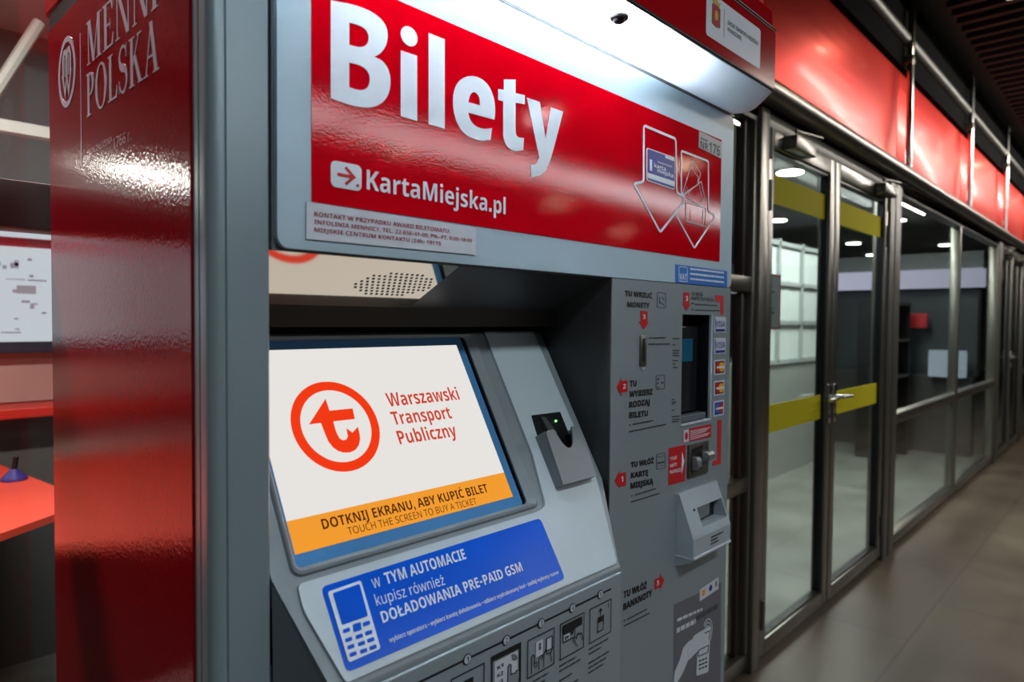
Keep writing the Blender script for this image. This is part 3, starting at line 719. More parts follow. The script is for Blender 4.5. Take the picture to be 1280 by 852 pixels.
# side film with the foil lettering
mb = MB(); mb.box((XL-.004, .6555, .03), (.2628, 1.157, 1.906), .001, 1); SIDE = mb.build('side_panel', FILM, TM)
def serif(ch):
    T, t, s = .17, .055, .035
    st = lambda x, w: [(x, 0), (x+w, 0), (x+w, 1), (x, 1)]
    sf = lambda x, w, y: [(x-.09, y), (x+w+.09, y), (x+w+.09, y+s), (x-.09, y+s)]
    lean = lambda x0, y0, x1, y1, w: [(x0-w/2, y0), (x0+w/2, y0), (x1+w/2, y1), (x1-w/2, y1)]
    if ch == 'I': return [st(.1, T), sf(.1, T, 0), sf(.1, T, 1-s)], .38
    if ch == 'M': return [lean(.14, 0, .14, 1, t), sf(.115, t, 0), [(0, 1-s), (.3, 1-s), (.3, 1), (0, 1)], lean(.21, 1, .52, 0, T), lean(.52, 0, .84, 1, t), st(.80, T), sf(.80, T, 0), [(.8, 1-s), (1.07, 1-s), (1.07, 1), (.8, 1)]], 1.1
    if ch == 'N': return [lean(.14, 0, .14, 1, t), sf(.115, t, 0), [(0, 1-s), (.28, 1-s), (.28, 1), (0, 1)], lean(.2, 1, .76, 0, T*.95), lean(.80, 0, .80, 1, t), sf(.775, t, 1-s)], .95
    if ch in 'EL':
        P = [st(.1, T), sf(.1, T, 0), sf(.1, T, 1-s), [(.1, 0), (.66, 0), (.70, .26), (.66, .26), (.58, .05), (.1, .05)]]
        if ch == 'E': P += [[(.1, 1), (.62, 1), (.64, .78), (.61, .78), (.55, .955), (.1, .955)], [(.27, .48), (.46, .48), (.46, .525), (.27, .525)], [(.46, .40), (.49, .40), (.49, .61), (.46, .61)]]
        return P, .74
    if ch in 'OC':
        o_ = ellipse(.46, .5, .46, .52, 40); i_ = ellipse(.46, .5, .29, .48, 40)
        R = ring(o_, i_)
        if ch == 'C': R = [R[k] for k in range(40) if 5 <= k <= 35] + [[(.78, .70), (.82, .70), (.82, 1.0), (.79, 1.0)]]
        return R, .95
    if ch == 'P':
        o_ = ellipse(.27, .73, .38, .27, 24, -90, 90); i_ = ellipse(.27, .73, .22, .225, 24, -90, 90)
        return [st(.1, T), sf(.1, T, 0), [(.01, 1-s), (.27, 1-s), (.27, 1), (.01, 1)]] + [[o_[k], o_[k+1], i_[k+1], i_[k]] for k in range(24)], .70
    if ch == 'A': return [lean(.13, 0, .45, 1, t), lean(.74, 0, .44, 1.02, T), [(.22, .33), (.62, .33), (.62, .375), (.22, .375)], sf(.1, t, 0), sf(.66, T, 0)], .92
    if ch == 'K': return [st(.1, T), sf(.1, T, 0), sf(.1, T, 1-s), lean(.25, .42, .68, 1, t), lean(.74, 0, .38, .60, T), [(.55, 1-s), (.83, 1-s), (.83, 1), (.55, 1)], [(.6, 0), (.92, 0), (.92, s), (.6, s)]], .9
    if ch == 'S':
        pts = []; ws = []
        for k in range(29):
            f_ = k/28; th = radians(25 + 245*f_*2) if f_ <= .5 else radians(90 - 245*(f_-.5)*2)
            c_ = (.31, .755) if f_ <= .5 else (.31, .275)
            r_ = (.235, .225) if f_ <= .5 else (.255, .255)
            pts.append((c_[0]+r_[0]*cos(th), c_[1]+r_[1]*sin(th))); ws.append(.055 + .12*math.exp(-((f_-.5)/.2)**2))
        P = []
        for k in range(28):
            d_ = Vector((pts[k+1][0]-pts[k][0], pts[k+1][1]-pts[k][1])); n_ = Vector((-d_.y, d_.x)).normalized()
            P.append([(pts[k][0]+n_.x*ws[k]/2, pts[k][1]+n_.y*ws[k]/2), (pts[k][0]-n_.x*ws[k]/2, pts[k][1]-n_.y*ws[k]/2), (pts[k+1][0]-n_.x*ws[k+1]/2, pts[k+1][1]-n_.y*ws[k+1]/2), (pts[k+1][0]+n_.x*ws[k+1]/2, pts[k+1][1]+n_.y*ws[k+1]/2)])
        P += [[(.52, .72), (.55, .72), (.55, 1.0), (.52, 1.0)], [(.03, .02), (.06, .02), (.06, .30), (.03, .30)]]
        return P, .66
    return [], .4
def serif_word(s, u0, v0, h, stretch=1.0, gap=.06):
    out = []; u = u0
    for ch in s:
        P, w = serif(ch)
        out += [[(u + x*h*stretch, v0 + y*h) for x, y in p] for p in P]; u += (w+gap)*h*stretch
    return out, u
pu0, pv0 = SD.at(109, 147); pu1, _ = SD.at(201, 86); _, pv1 = SD.at(109, 93.5)
_, e = serif_word('POLSKA', 0, 0, 1); ph = pv1-pv0; stx = (pu1-pu0)/(e*ph)
mu0, mv0 = SD.at(109, 83); _, mv1 = SD.at(109, 29)
W1, _ = serif_word('MENNICA', mu0, mv0, mv1-mv0, stx*1.17); W2, _ = serif_word('POLSKA', pu0, pv0, ph, stx)
decal('foil_lettering', SD, W1+W2, LILAC, SIDE, .0003, .0003)
lu, lv0 = SD.at(102.5, 208); _, lv1 = SD.at(102, 40)
decal('divider_line', SD, [rrect(lu-.0012, lv0, lu+.0012, lv1)], LILAC, SIDE, .0003, .0003)
text('founding_lettering', [('ROK ZAŁOŻENIA', SD.at(112, 193), (SD.at(141, 193)[0], SD.at(112, 193)[1]), (0, SD.at(112, 186)[1]), 0, True), ('1766 r.', SD.at(142, 186), (SD.at(164, 180)[0], SD.at(142, 186)[1]), (0, SD.at(142, 173)[1]), 0, True)], SD, FAINT, SIDE, .0004)
eu0, ev0 = SD.at(84.5, 134); eu1, ev1 = SD.at(84.5, 45); cu = eu0; cv = (ev0+ev1)/2; rv = (ev1-ev0)/2; ru = (SD.at(94.5, 90)[0]-SD.at(73, 90)[0])/2
em = ring(ellipse(cu, cv, ru, rv, 40), ellipse(cu, cv, ru*.80, rv*.84, 40))
Wp = lambda pts: [(cu+x*ru, cv+y*rv) for x, y in pts]
em += stroke(Wp([(-.48, .02), (-.2, -.62), (0, -.12), (.2, -.62), (.48, .02)]), ru*.16)
em += stroke(Wp([(-.42, -.05), (-.42, .42), (-.3, .6), (-.12, .6), (0, .42), (.12, .6), (.3, .6), (.42, .42), (.42, -.05)]), ru*.17) + stroke(Wp([(0, .45), (0, -.2)]), ru*.15) + stroke(Wp([(-.2, .45), (-.2, -.1)]), ru*.08) + stroke(Wp([(.2, .45), (.2, -.1)]), ru*.08)
decal('foil_emblem', SD, em, LILAC, SIDE, .0003, .0003)

# canopy: red box over the top, lit white underside
mb = MB()
shell = [(.532, 1.9415), (.532, 2.046), (.5375, 2.053), (.5395, 2.090), (.585, 2.135), (1.17, 2.135), (1.17, 1.93), (.66, 1.93), (.66, 1.94), (1.16, 1.94), (1.16, 2.125), (.588, 2.125), (.5445, 2.085), (.542, 2.055), (.5365, 2.046), (.5365, 1.9415)]
mb.prism([(XL-.004, y, z) for y, z in shell], [(XR, y, z) for y, z in shell])
CAN = mb.build('canopy', CANRED, TM)
ends = [(.535, 1.942), (.535, 2.046), (.541, 2.055), (.543, 2.088), (.586, 2.13), (1.168, 2.13), (1.168, 1.932), (.62, 1.932), (.62, 1.914), (.602, 1.912), (.58, 1.911), (.568, 1.915), (.552, 1.925)]
for x0, x1 in ((XL-.0055, XL-.0041), (XR+.0001, XR+.0015)):
    m2 = MB(); m2.prism([(x0, y, z) for y, z in ends], [(x1, y, z) for y, z in ends]); m2.build('end_plate', CANRED, CAN)
MB().box((XL-.004, .5305, 2.0475), (XR+.0005, .5365, 2.0525), .0008, 1).build('seam_trim', CHROME, CAN)
mb = MB(); mb.tube([(XL-.004, .5335, 1.940), (XR, .5335, 1.940)], .0032, 10); mb.build('lower_edge', mat('dark_edge_trim', rgb(70, 66, 74), .25, .5), CAN, smooth=True)
MB().box((XL-.003, .63, 1.9065), (XR-.001, 1.156, 1.9295)).build('black_seam', BLACK, TM)
DIFF = bpy.data.materials.new('white_diffuser'); DIFF.use_nodes = True; nt = DIFF.node_tree; nt.nodes.clear()
tr = nt.nodes.new('ShaderNodeBsdfTranslucent'); tr.inputs[0].default_value = (.86, .92, .95, 1)
df = nt.nodes.new('ShaderNodeBsdfPrincipled'); df.inputs['Base Color'].default_value = (.62, .68, .72, 1); df.inputs['Roughness'].default_value = .25
mx = nt.nodes.new('ShaderNodeMixShader'); mx.inputs[0].default_value = .5; ou = nt.nodes.new('ShaderNodeOutputMaterial')
nt.links.new(tr.outputs[0], mx.inputs[1]); nt.links.new(df.outputs[0], mx.inputs[2]); nt.links.new(mx.outputs[0], ou.inputs[0])
und = [(.621, 1.9135), (.602, 1.9105), (.585, 1.9095), (.576, 1.911), (.567, 1.9147), (.553, 1.9245), (.5365, 1.9375)]
mb = MB()
for A, B in zip(und, und[1:]): mb.face([(XL, A[0], A[1]), (XR, A[0], A[1]), (XR, B[0], B[1]), (XL, B[0], B[1])])
bmesh.ops.remove_doubles(mb.bm, verts=list(mb.bm.verts), dist=1e-5)
mb.build('diffuser', DIFF, CAN, smooth=True)
mb = MB(); mb.box((XL+.002, .632, 1.9415), (XR-.003, .64, 2.12)); mb.box((XL+.002, .5425, 2.06), (XR-.003, .632, 2.064)); mb.box((XL+.002, .5369, 1.945), (XR-.003, .5415, 2.06))
mb.box((XR-.003, .538, 1.945), (XR-.0005, .64, 2.06)); mb.box((XL-.001, .538, 1.945), (XL+.002, .64, 2.06)); mb.build('reflector', mat('white_reflector', rgb(120, 134, 146), .6), CAN)
mb = MB(); mb.tube([(.29, .592, 1.985), (.95, .592, 1.985)], .011, 12); mb.build('lamp_tube', emis('canopy_tube_light', (.88, .95, 1, 1), TUBE), CAN, smooth=True)
du, dv = Plane((0, 0, 1.9095), (1, 0, 0), (0, 1, 0), (0, 0, -1)).at(774, 21)
mb = MB(); mb.lathe((du, dv, 1.9098), (0, 0, -1), [(.0125, 0), (.0125, .003), (.011, .0045)]); dome = mb.build('camera_dome', STEELD, CAN, smooth=True)
mb = MB(); mb.lathe((du, dv, 1.9053), (0, 0, -1), [(.0085, 0), (.0075, .003), (.004, .005), (.001, .0056)]); mb.build('lens', BLACK, dome, smooth=True)
g = lambda pts: CF.ats([(860+x/5.325, y/5.325) for x, y in pts])
su0, sv0 = g([(118, 228)])[0]; su1, sv1 = g([(482, 200)])[0]
zst = CF.at(860+480/5.325, 465/5.325)[1]
st_ = decal('city_sticker', CF, [rrect(su0, zst, su1, sv1, .006)], STK, CAN, .0002, .0003)
sw, shh = su1-su0, sv1-zst
S2 = lambda pts: [(su0+x*sw, zst+y*shh) for x, y in pts]
decal('shield', CF, [S2([(.09, .34), (.16, .30), (.23, .34), (.23, .78), (.09, .78)])], mat('shield_red', rgb(150, 30, 30), .4), st_, .0006)
decal('crown', CF, [S2([(.11, .80), (.21, .80), (.23, .92), (.19, .87), (.16, .97), (.13, .87), (.09, .92)]), S2([(.14, .46), (.18, .46), (.19, .62), (.17, .68), (.15, .68), (.13, .58)])], GOLD, st_, .001)
decal('divider', CF, [S2([(.295, .2), (.302, .2), (.302, .85), (.295, .85)])], PLATE, st_, .0006)
text('city_lettering', [('ZARZĄD TRANSPORTU MIEJSKIEGO', S2([(.36, .56)])[0], S2([(.95, .56)])[0], S2([(.36, .66)])[0], .02, True), ('W WARSZAWIE', S2([(.36, .40)])[0], S2([(.62, .40)])[0], S2([(.36, .50)])[0], .02, True)], CF, DINK, st_, .0008)

# ---- console
def slab(loop, w0, w1, name, material, parent, bev=0, pl=CS, seg=2):
    m_ = MB(); m_.prism([pl.p(u, v, w0) for u, v in loop], [pl.p(u, v, w1) for u, v in loop]); return m_.build(name, material, parent, bev=bev, smooth=bool(bev), seg=seg)
fr_o = rrect(.300+.03, -.004, .7115, .276, .010)
su = (.3465, .0185, .6705, .2535)                                        # lit image
body = [(.3175, .2755), (.3175, .0), (.3495, -.117), (.8285, -.117), (.8725, .010), (.8725, .2755)]
CON = slab(body, -.028, -.0005, 'console', GREY, TM, .002)
pan = rounded([(.7365, .2745), (.7365, .07), (.7235, -.006), (.705, -.0105), (.340, -.0105), (.3392, -.036), (.3628, -.1135), (.8215, -.1135), (.8545, .012), (.8505, .2745)], [.004, .0, .02, .01, .006, .01, .004, .006, .01, .004])
slab(pan, 0, .0035, 'raised_panel', GREYL, CON, .0012)
# moulding round the screen
MO = [ (a_, b_) for a_, b_ in rrect(.3375, -.0045, .7145, .2715, .012, 5)]
MI = [ (a_, b_) for a_, b_ in rrect(.3435, .0045, .6905, .2655, .006, 5)]
MM = [ (a_, b_) for a_, b_ in rrect(.3405, .0005, .708, .269, .009, 5)]
mb = MB(); n_ = len(MO)
rings = [[CS.p(u, v, 0) for u, v in MO], [CS.p(u, v, .0042) for u, v in [(o[0]*.8+i[0]*.2, o[1]*.8+i[1]*.2) for o, i in zip(MO, MI)]], [CS.p(u, v, .0055) for u, v in MM], [CS.p(u, v, .0030) for u, v in MI], [CS.p(u, v, -.0002) for u, v in MI]]
R_ = [[mb.bm.verts.new(p) for p in r_] for r_ in rings]
for A, B in zip(R_, R_[1:]):
    for k in range(n_): mb.bm.faces.new([A[k], A[(k+1) % n_], B[(k+1) % n_], B[k]])
mb.build('screen_frame', GREY, TM, smooth=True)
SCR = slab(rrect(.3437, .0047, .6903, .2653, .005), -.0002, .0006, 'touch_screen', mat('screen_glass', rgb(6, 10, 16), .08, 0, .6), TM)
decal('glass_border', CS, ring(rrect(.3437, .0047, .6835, .2653, .004), rrect(*su, .0002)), mat('screen_border_blue', rgb(80, 136, 188), .12, 0, .6), SCR, .0007, .0002)
sb = su[1]+.0335*1.0
bar_v = CS.at(600, 607)[1]; bar_v = (CS.at(359.5, 648)[1]+CS.at(634, 592)[1])/2
decal('lit_image', CS, [rrect(su[0], bar_v, su[2], su[3])], emis('screen_white_light', (1.0, .965, .925, 1), .80), SCR, .0007, .0004)
decal('orange_bar', CS, [rrect(su[0], su[1], su[2], bar_v)], emis('screen_orange_light', (1.0, .375, .035, 1), .88), SCR, .0007, .0004)
SRED = emis('screen_red_light', (.93, .045, .008, 1), .95); SBRN = emis('screen_brown_light', (.085, .022, .008, 1), .8); SRED2 = emis('screen_crimson_light', (.62, .055, .03, 1), .95)
k8 = lambda pts: CS.ats([(330+x/4.26, 400+y/4.26) for x, y in pts])
cl, cr = CS.at(361.2, 527)[0], CS.at(476.2, 541)[0]; ctp, cbt = CS.at(411, 477.3)[1], CS.at(431, 590)[1]
rc = ((cl+cr)/2, (ctp+cbt)/2); R0 = ((cr-cl)/2+(ctp-cbt)/2)/2
decal('logo_ring', CS, ring(ellipse(*rc, R0, R0, 64), ellipse(*rc, R0*.80, R0*.80, 64)), SRED, SCR, .0012, .0002)
ar = k8([(325, 421), (346, 484), (469, 472), (481, 528), (366, 541), (376, 580), (386, 606), (400, 632), (418, 642), (436, 637), (444, 620), (436, 577), (468, 601), (497, 569), (507, 612), (509, 640), (500, 672), (482, 694), (455, 706), (420, 707), (392, 698), (366, 680), (340, 648), (322, 605), (300, 549), (237, 557)])
decal('logo_arrow', CS, [ar], SRED, SCR, .0012, .0002)
text('screen_lettering', [('Warszawski', (485.6, 508.6), (574.6, 499.5), (478.3, 492), .022), ('Transport', (491.7, 531.5), (565, 523), (485.5, 515.3), .022), ('Publiczny', (499.3, 555.6), (571.5, 545.3), (493.0, 539.2), .022)], CS, SRED2, SCR, .0014)
text('bar_lettering', [('DOTKNIJ EKRANU, ABY KUPIĆ BILET', (403.3, 662), (610, 614.8), (399.6, 649.5), .026), ('TOUCH THE SCREEN TO BUY A TICKET', (435.3, 668.9), (596, 630), (432.6, 659.8), 0)], CS, SBRN, SCR, .0014)

# blue sticker on the console
bl4 = CS.ats([(397.5, 737), (431, 847), (703.5, 720), (671, 647.5)])
bu_0 = (bl4[0][0]+bl4[1][0])/2; bu_1 = (bl4[2][0]+bl4[3][0])/2; bv_0 = (bl4[1][1]+bl4[2][1])/2; bv_1 = (bl4[0][1]+bl4[3][1])/2
BS = decal('blue_sticker', CS, [rounded([(bu_0, bv_1), (bu_0+.003, bv_0), (bu_1+.002, bv_0), (bu_1-.001, bv_1)], .007)], BLUE, TM, .0036, .0005)
CSb = CS.off(.0042)
text('sticker_lettering', [('w', (466.5, 735.2), (476.8, 732), (461.5, 720.5), .0), ('TYM AUTOMACIE', (483, 730.2), (583, 698), (478.2, 716.4), .022), ('kupisz również', (471, 757), (556.6, 730.2), (467.2, 743.5), 0), ('DOŁADOWANIA PRE-PAID GSM', (478.6, 778.5), (653.8, 713), (474.2, 764.8), .022),
     ('wybierz operatora * wybierz kwotę doładowania * odbierz wydrukowany kod * zasilaj wybrany numer', (487, 803), (699, 716.5), (485.4, 797.3), .022)], CSb, WHITE, BS, .0004)
k4 = lambda pts: CSb.ats([(330+x/4.02, 640+y/4.02) for x, y in pts])
po = rounded(k4([(318, 400), (485, 342), (585, 685), (425, 755)]), .003)
ph_ = decal('phone_icon', CSb, [po], WHITE, BS, .0003)
keys = [rounded(k4([(343, 408), (477, 360), (520, 522), (390, 568)]), .002)]
for rw in range(4):
    for cl_ in range(3):
        cx_ = (412, 465, 512)[cl_] + rw*11 + (rw == 0)*0; cy_ = (594, 578, 560)[cl_] + (0, 46, 82, 119)[rw]
        w_, h_ = (17, 10)
        if rw == 0 and cl_ == 1: w_, h_ = 20, 20
        keys.append(rounded(k4([(cx_-w_-2, cy_-h_+6), (cx_+w_-2, cy_-h_-6), (cx_+w_+2, cy_+h_-6), (cx_-w_+2, cy_+h_+6)]), .0012))
decal('phone_keys', CSb, keys, BLUE, ph_, .0009)

# card holder on the console
hb = CS.ats([(668.5, 543), (695, 609)])
CS2 = CS.off(.026)
hf = CS2.ats([(686, 537.5), (729.5, 530.5), (744, 594), (703, 605)])
hu0, hu1 = (hf[0][0]+hf[3][0])/2, (hf[1][0]+hf[2][0])/2; hv_t = (hf[0][1]+hf[1][1])/2; hv_b = (hf[2][1]+hf[3][1])/2
HG = mat('holder_hammered_grey', rgb(126, 132, 136), .32, .35, .5, bump=(260, .25, .0012, 2))
HOL = TM
mb = MB(); tk_ = .003
wt, wb = .027, .020
HW, HH = hu1-hu0, hv_t-hv_b
un, nn_, hn = hu0+.50*HW, 20, .25*HW
front = [(hu0, hv_b), (hu1, hv_b), (hu1, hv_t-.003), (hu1-.004, hv_t), (un+hn+.002, hv_t)]
front += [(un+hn-2*hn*k/nn_, hv_t-.002-.36*HH*(1-abs(2*k/nn_-1)**2.4)) for k in range(nn_+1)] + [(un-hn-.002, hv_t), (hu0+.004, hv_t), (hu0, hv_t-.003)]
wf = lambda v: wb+(wt-wb)*(v-hv_b)/(hv_t-hv_b)
mb.prism([CS.p(u, v, wf(v)-tk_) for u, v in front], [CS.p(u, v, wf(v)) for u, v in front])
for ua, ub in ((hu0, hu0+tk_), (hu1-tk_, hu1)):
    sd = [(hv_b, .0036), (hv_t, .0036), (hv_t, wt-tk_*.9), (hv_b, wb-tk_*.9)]
    mb.prism([CS.p(ua, v, w) for v, w in sd], [CS.p(ub, v, w) for v, w in sd])
bt_ = [(hv_b, .0036), (hv_b+tk_, .0036), (hv_b+tk_, wb-tk_), (hv_b, wb-tk_)]
mb.prism([CS.p(hu0+tk_, v, w) for v, w in bt_], [CS.p(hu1-tk_, v, w) for v, w in bt_])
hold = mb.build('card_holder', HG, TM)
sk = CS.off(.0037).ats([(664, 519), (700, 514.5), (708, 536), (672, 546)])
slt = decal('holder_socket', CS, [[sk[0], sk[1], (hu1-.004, hv_t-.02), (hu1-.004, hv_b+.004), (hu0+.004, hv_b+.004), (hu0+.004, hv_t-.008), sk[3]]], BLACK, hold, .0037, .0004)
lu_, lv_ = CS.off(.006).at(695.5, 525.5)
mb = MB(); mb.lathe(CS.p(lu_, lv_, .0042), CS.N, [(.0016, 0), (.0016, .0012), (.0008, .002)], 12); mb.build('led', emis('green_led', (.15, 1, .2, 1), 5), hold, smooth=True)
a_, b_ = CS.off(.008).ats([(676, 520), (688, 538)])
mb = MB(); mb.prism([CS.p(a_[0], a_[1], .0042), CS.p(a_[0]+.010, a_[1]-.003, .0042), CS.p(b_[0]+.010, b_[1]-.006, .0042), CS.p(b_[0]-.006, b_[1]-.006, .0042)], [CS.p(a_[0], a_[1], .008), CS.p(a_[0]+.010, a_[1]-.003, .008), CS.p(b_[0]+.010, b_[1]-.006, .011), CS.p(b_[0]-.006, b_[1]-.006, .011)])
mb.build('reader_tongue', mat('reader_tongue_grey', rgb(70, 72, 72), .4), hold)

# lip and instruction panel below
lipc = CS.p(0, -.1185, -.0085)
mb = MB(); mb.tube([(.3505, lipc.y, lipc.z), (.8295, lipc.y, lipc.z)], .0088, 20); mb.build('console_lip', GREY, CON, smooth=True)
IX0, IX1, IZ1 = .352, .8285, 1.1305
base = [(IX0, .56), (IX1, .56), (.8725, .6115), (.8725, .70), (RX0+.001, .70), (RX0+.001, .62)]
mb = MB(); mb.prism([(x, y, .03) for x, y in base], [(x, y, IZ1-.003) for x, y in base]); mb.build('lower_cabinet', GREYD, TM)
mb = MB(); mb.box((IX0, .5572, .62), (IX1, .5598, IZ1), .0011, 2); INS = mb.build('instruction_panel', GREY, TM, smooth=True)
mb = MB(); mb.box((RX0+.001, .6255, .95), (RX1-.001, .85, 1.126)); mb.build('console_filler', GREYD, CON)
ck = [(.3178, .6215, 1.237), (.3500, .5665, 1.141), (.3528, .5635, 1.1276), (.3190, .6215, 1.1276)]
mb = MB(); mb.prism(ck, [(x+.012, y+.006, z-(.004 if z > 1.13 else 0)) for x, y, z in ck]); mb.build('console_cheek', GREYD, CON)
under = [(IX0, .56), (IX1, .56), (.8725, .612), (.8725, .64), (RX0+.002, .64), (RX0+.002, .622)]
mb = MB(); mb.prism([(x, y+.004, IZ1-.003) for x, y in under], [(x+(.0 if i_ not in (0, 1) else 0), y+.012, 1.155) for i_, (x, y) in enumerate(under)]); mb.build('console_base', GREYD, CON)
MB().box((IX0, .5566, IZ1-.0004), (IX1, .5605, IZ1+.0016), .0007, 2).build('lip_highlight', GREYL, CON)  # pale strip standing in for the highlight along the panel's top edge
IQ = Plane((0, .5572, 0), (1, 0, 0), (0, 0, 1), (0, -1, 0))
i4 = lambda pts: IQ.ats([(500+x/4.414, 700+y/4.414) for x, y in pts])
ln = i4([(100, 668), (1162, 160)]); lv = (ln[0][1]+ln[1][1])/2
decal('number_line', IQ, [rrect(IX0+.03, lv-.0012, ln[1][0], lv+.0012)], INK, INS)
cen = i4([(367, 543), (582, 438), (775, 343), (947, 260), (1102, 183)])
rn_ = .0062
for k, c_ in enumerate(cen):
    decal('number_ring', IQ, [ellipse(c_[0], lv, rn_, rn_, 20)], INK, INS, .0011)
    decal('number_disc', IQ, [ellipse(c_[0], lv, rn_*.8, rn_*.8, 20)], GREYL, INS, .0016)
    text('step_number', [(str(k+1), (c_[0]-.0017, lv-.0032), (c_[0]+.0017, lv-.0032), (c_[0]-.0017, lv+.0034), .03, True)], IQ, INK, INS, .0022)
bx = [(278, 655, 459, 565), (503, 540, 660, 462), (700, 440, 846, 370), (880, 350, 1010, 287), (1043, 265, 1160, 210)]
pv_t = []; boxes = []
for x0, yy0, x1, yy1 in bx:
    (a0, t0), (a1, t1) = i4([(x0, yy0), (x1, yy1)]); boxes.append((a0, a1)); pv_t.append((t0+t1)/2)
bt_v = i4([(880, 546)])[0][1]; pt = sum(pv_t[2:])/3; phh = pt-bt_v
for k, (a0, a1) in enumerate(boxes):
    out = []; ink = []; wht = []; grn = []
    if k != 1: out += stroke(rrect(a0, bt_v, a1, pt), .0011, True)
    w_ = a1-a0
    B_ = lambda pts: [(a0+x*w_, bt_v+y*phh) for x, y in pts]
    if k == 0:
        ink += [B_([(.42, .12), (.62, .12), (.62, .72), (.42, .72)]), B_([(.38, .66), (.66, .66), (.66, .80), (.38, .80)])]; wht += [B_([(.46, .16), (.58, .16), (.58, .5), (.46, .5)])]
    if k == 1:
        ink += [B_([(-.02, 0), (0.02, 0), (.02, 1.04), (-.02, 1.04)]), B_([(-.02, .92), (1.02, .92), (1.02, 1.06), (-.02, 1.06)]), B_([(.96, 0), (1.02, 0), (1.02, .95), (.96, .95)])]
        wht += [B_([(.1, .0), (.92, .0), (.92, .86), (.1, .86)])]
        grn += [B_([(.54, 0), (.94, 0), (.98, .32), (.86, .38), (.80, .32), (.72, .36), (.66, .34), (.66, .60), (.60, .64), (.55, .58), (.55, .28)])]
        out += stroke(B_([(.54, 0), (.55, .58), (.60, .64), (.66, .60), (.66, .34), (.72, .36), (.80, .32), (.86, .38), (.98, .32), (.94, 0)]), .0008)
        for r_ in (.07, .12, .17): out += stroke([(a0+.70*w_+r_*w_*cos(radians(t_)), bt_v+.66*phh+r_*w_*sin(radians(t_))) for t_ in range(0, 100, 12)], .0008)
    if k == 2:
        wht += [B_([(.32, .42), (.58, .42), (.58, .82), (.32, .82)]), B_([(.72, .46), (.90, .46), (.90, .78), (.72, .78)])]
        out += stroke(B_([(.14, .06), (.14, .5), (.20, .55), (.25, .5), (.25, .3)]), .001) + stroke(B_([(.42, .06), (.42, .34), (.48, .42), (.56, .42), (.52, .3)]), .001) + stroke(B_([(.60, .06), (.60, .42), (.66, .5), (.70, .4), (.84, .36)]), .001) + stroke(B_([(.90, .1), (.86, .34), (.96, .5)]), .001)
        out += stroke(ellipse(a0+.30*w_, bt_v+.25*phh, .0028, .0034, 14), .0008, True) + stroke(B_([(.70, .46), (.70, .80), (.92, .80), (.92, .46)]), .0009, True)
        out += stroke(ellipse(a0+.45*w_, bt_v+.64*phh, .0016, .0020, 12), .0008, True) + stroke(ellipse(a0+.45*w_, bt_v+.74*phh, .0012, .0014, 12), .0008, True)
    if k == 3:
        ink += [B_([(.1, .68), (.92, .68), (.92, .92), (.1, .92)]), B_([(.44, .62), (.56, .62), (.50, .52)])]
        out += stroke(B_([(.12, .44), (.60, .44), (.60, .66), (.12, .66)]), .0009, True) + stroke(B_([(.74, .12), (.56, .36), (.60, .42), (.68, .36), (.70, .48), (.76, .49), (.80, .44), (.86, .46), (.92, .40), (.98, .2)]), .0011)
        wht += [B_([(.14, .46), (.40, .46), (.40, .62), (.14, .62)])]
        out += stroke(ellipse(a0+.22*w_, bt_v+.54*phh, .0016, .0022, 12), .0007, True) + stroke(ellipse(a0+.31*w_, bt_v+.54*phh, .0011, .0016, 12), .0007, True)
    if k == 4:
        ink += [B_([(.40, .46), (.62, .46), (.60, .62), (.42, .62)])] + stroke(B_([(.5, .66), (.5, .82)]), .001) + [B_([(.42, .78), (.58, .78), (.50, .88)])]
        out += stroke(B_([(.36, .2), (.62, .2), (.64, .62), (.40, .62)]), .0012, True) + stroke(B_([(.86, .78), (.86, .92)]), .0007)
    if k == 1: text('pictogram_lettering', [(t_, B_([(.16, y_)])[0], B_([(.38, y_)])[0], B_([(.16, y_+.10)])[0], .02, True) for t_, y_ in (('x1', .66), ('x2', .46), ('x3', .26))], IQ, INK, INS, .002)
    for nm, sh_, m_, w_ in (('pictogram_panel', wht, STK, .0006), ('pictogram_hand', grn, GREY, .0011), ('pictogram_ink', ink, INK, .0014), ('pictogram_line', out, INK, .0017)):
        if sh_: decal(nm, IQ, sh_, m_, INS, w_)
    fp = []
    for j in range(5):
        if j == 3 and k % 2: continue
        fp += dashes(a0, a0+(a1-a0)*(.55, .95, .8, .7, .9)[(j+k) % 5], bt_v-.010-j*.0068-(.006 if j > 1 else 0), .0021, 0, k*9+j)
    tag(decal('fine_print', IQ, fp, DINK, INS), kind='stuff')

# ---- right control plate: signs, slots, reader, printer
c1 = lambda pts: FR.ats([(750+x/4.733, 320+y/4.733) for x, y in pts])
c2 = lambda pts: FR.ats([(750+x/4.733, 480+y/4.733) for x, y in pts])
c3 = lambda pts: FR.ats([(750+x/4.0167, 640+y/4.0167) for x, y in pts])
P1 = lambda x, y: (750+x/4.733, 320+y/4.733)
P2 = lambda x, y: (750+x/4.733, 480+y/4.733)
P3 = lambda x, y: (750+x/4.0167, 640+y/4.0167)
B = .062
text('coin_sign', [('TU WRZUĆ', P1(147, 234), P1(307, 249), P1(147, 204), B), ('MONETY', P1(160, 300), P1(291, 306), P1(160, 270), B)], FR, INK, cp, .0004)
text('choice_sign', [('TU', P1(175, 770), P1(214, 768), P1(175, 737), B), ('WYBIERZ', P2(173, 76), P2(309, 60), P2(173, 42), B), ('RODZAJ', P2(172, 139), P2(292, 120), P2(172, 105), B), ('BILETU', P2(172, 201), P2(281, 187), P2(172, 168), B)], FR, INK, cp, .0004)
text('card_sign', [('TU WŁÓŻ', P2(182, 493), P2(316, 466), P2(182, 462), B), ('KARTĘ', P2(182, 556), P2(283, 536), P2(182, 525), B), ('MIEJSKĄ', P2(180, 618), P2(313, 588), P2(180, 585), B)], FR, INK, cp, .0004)
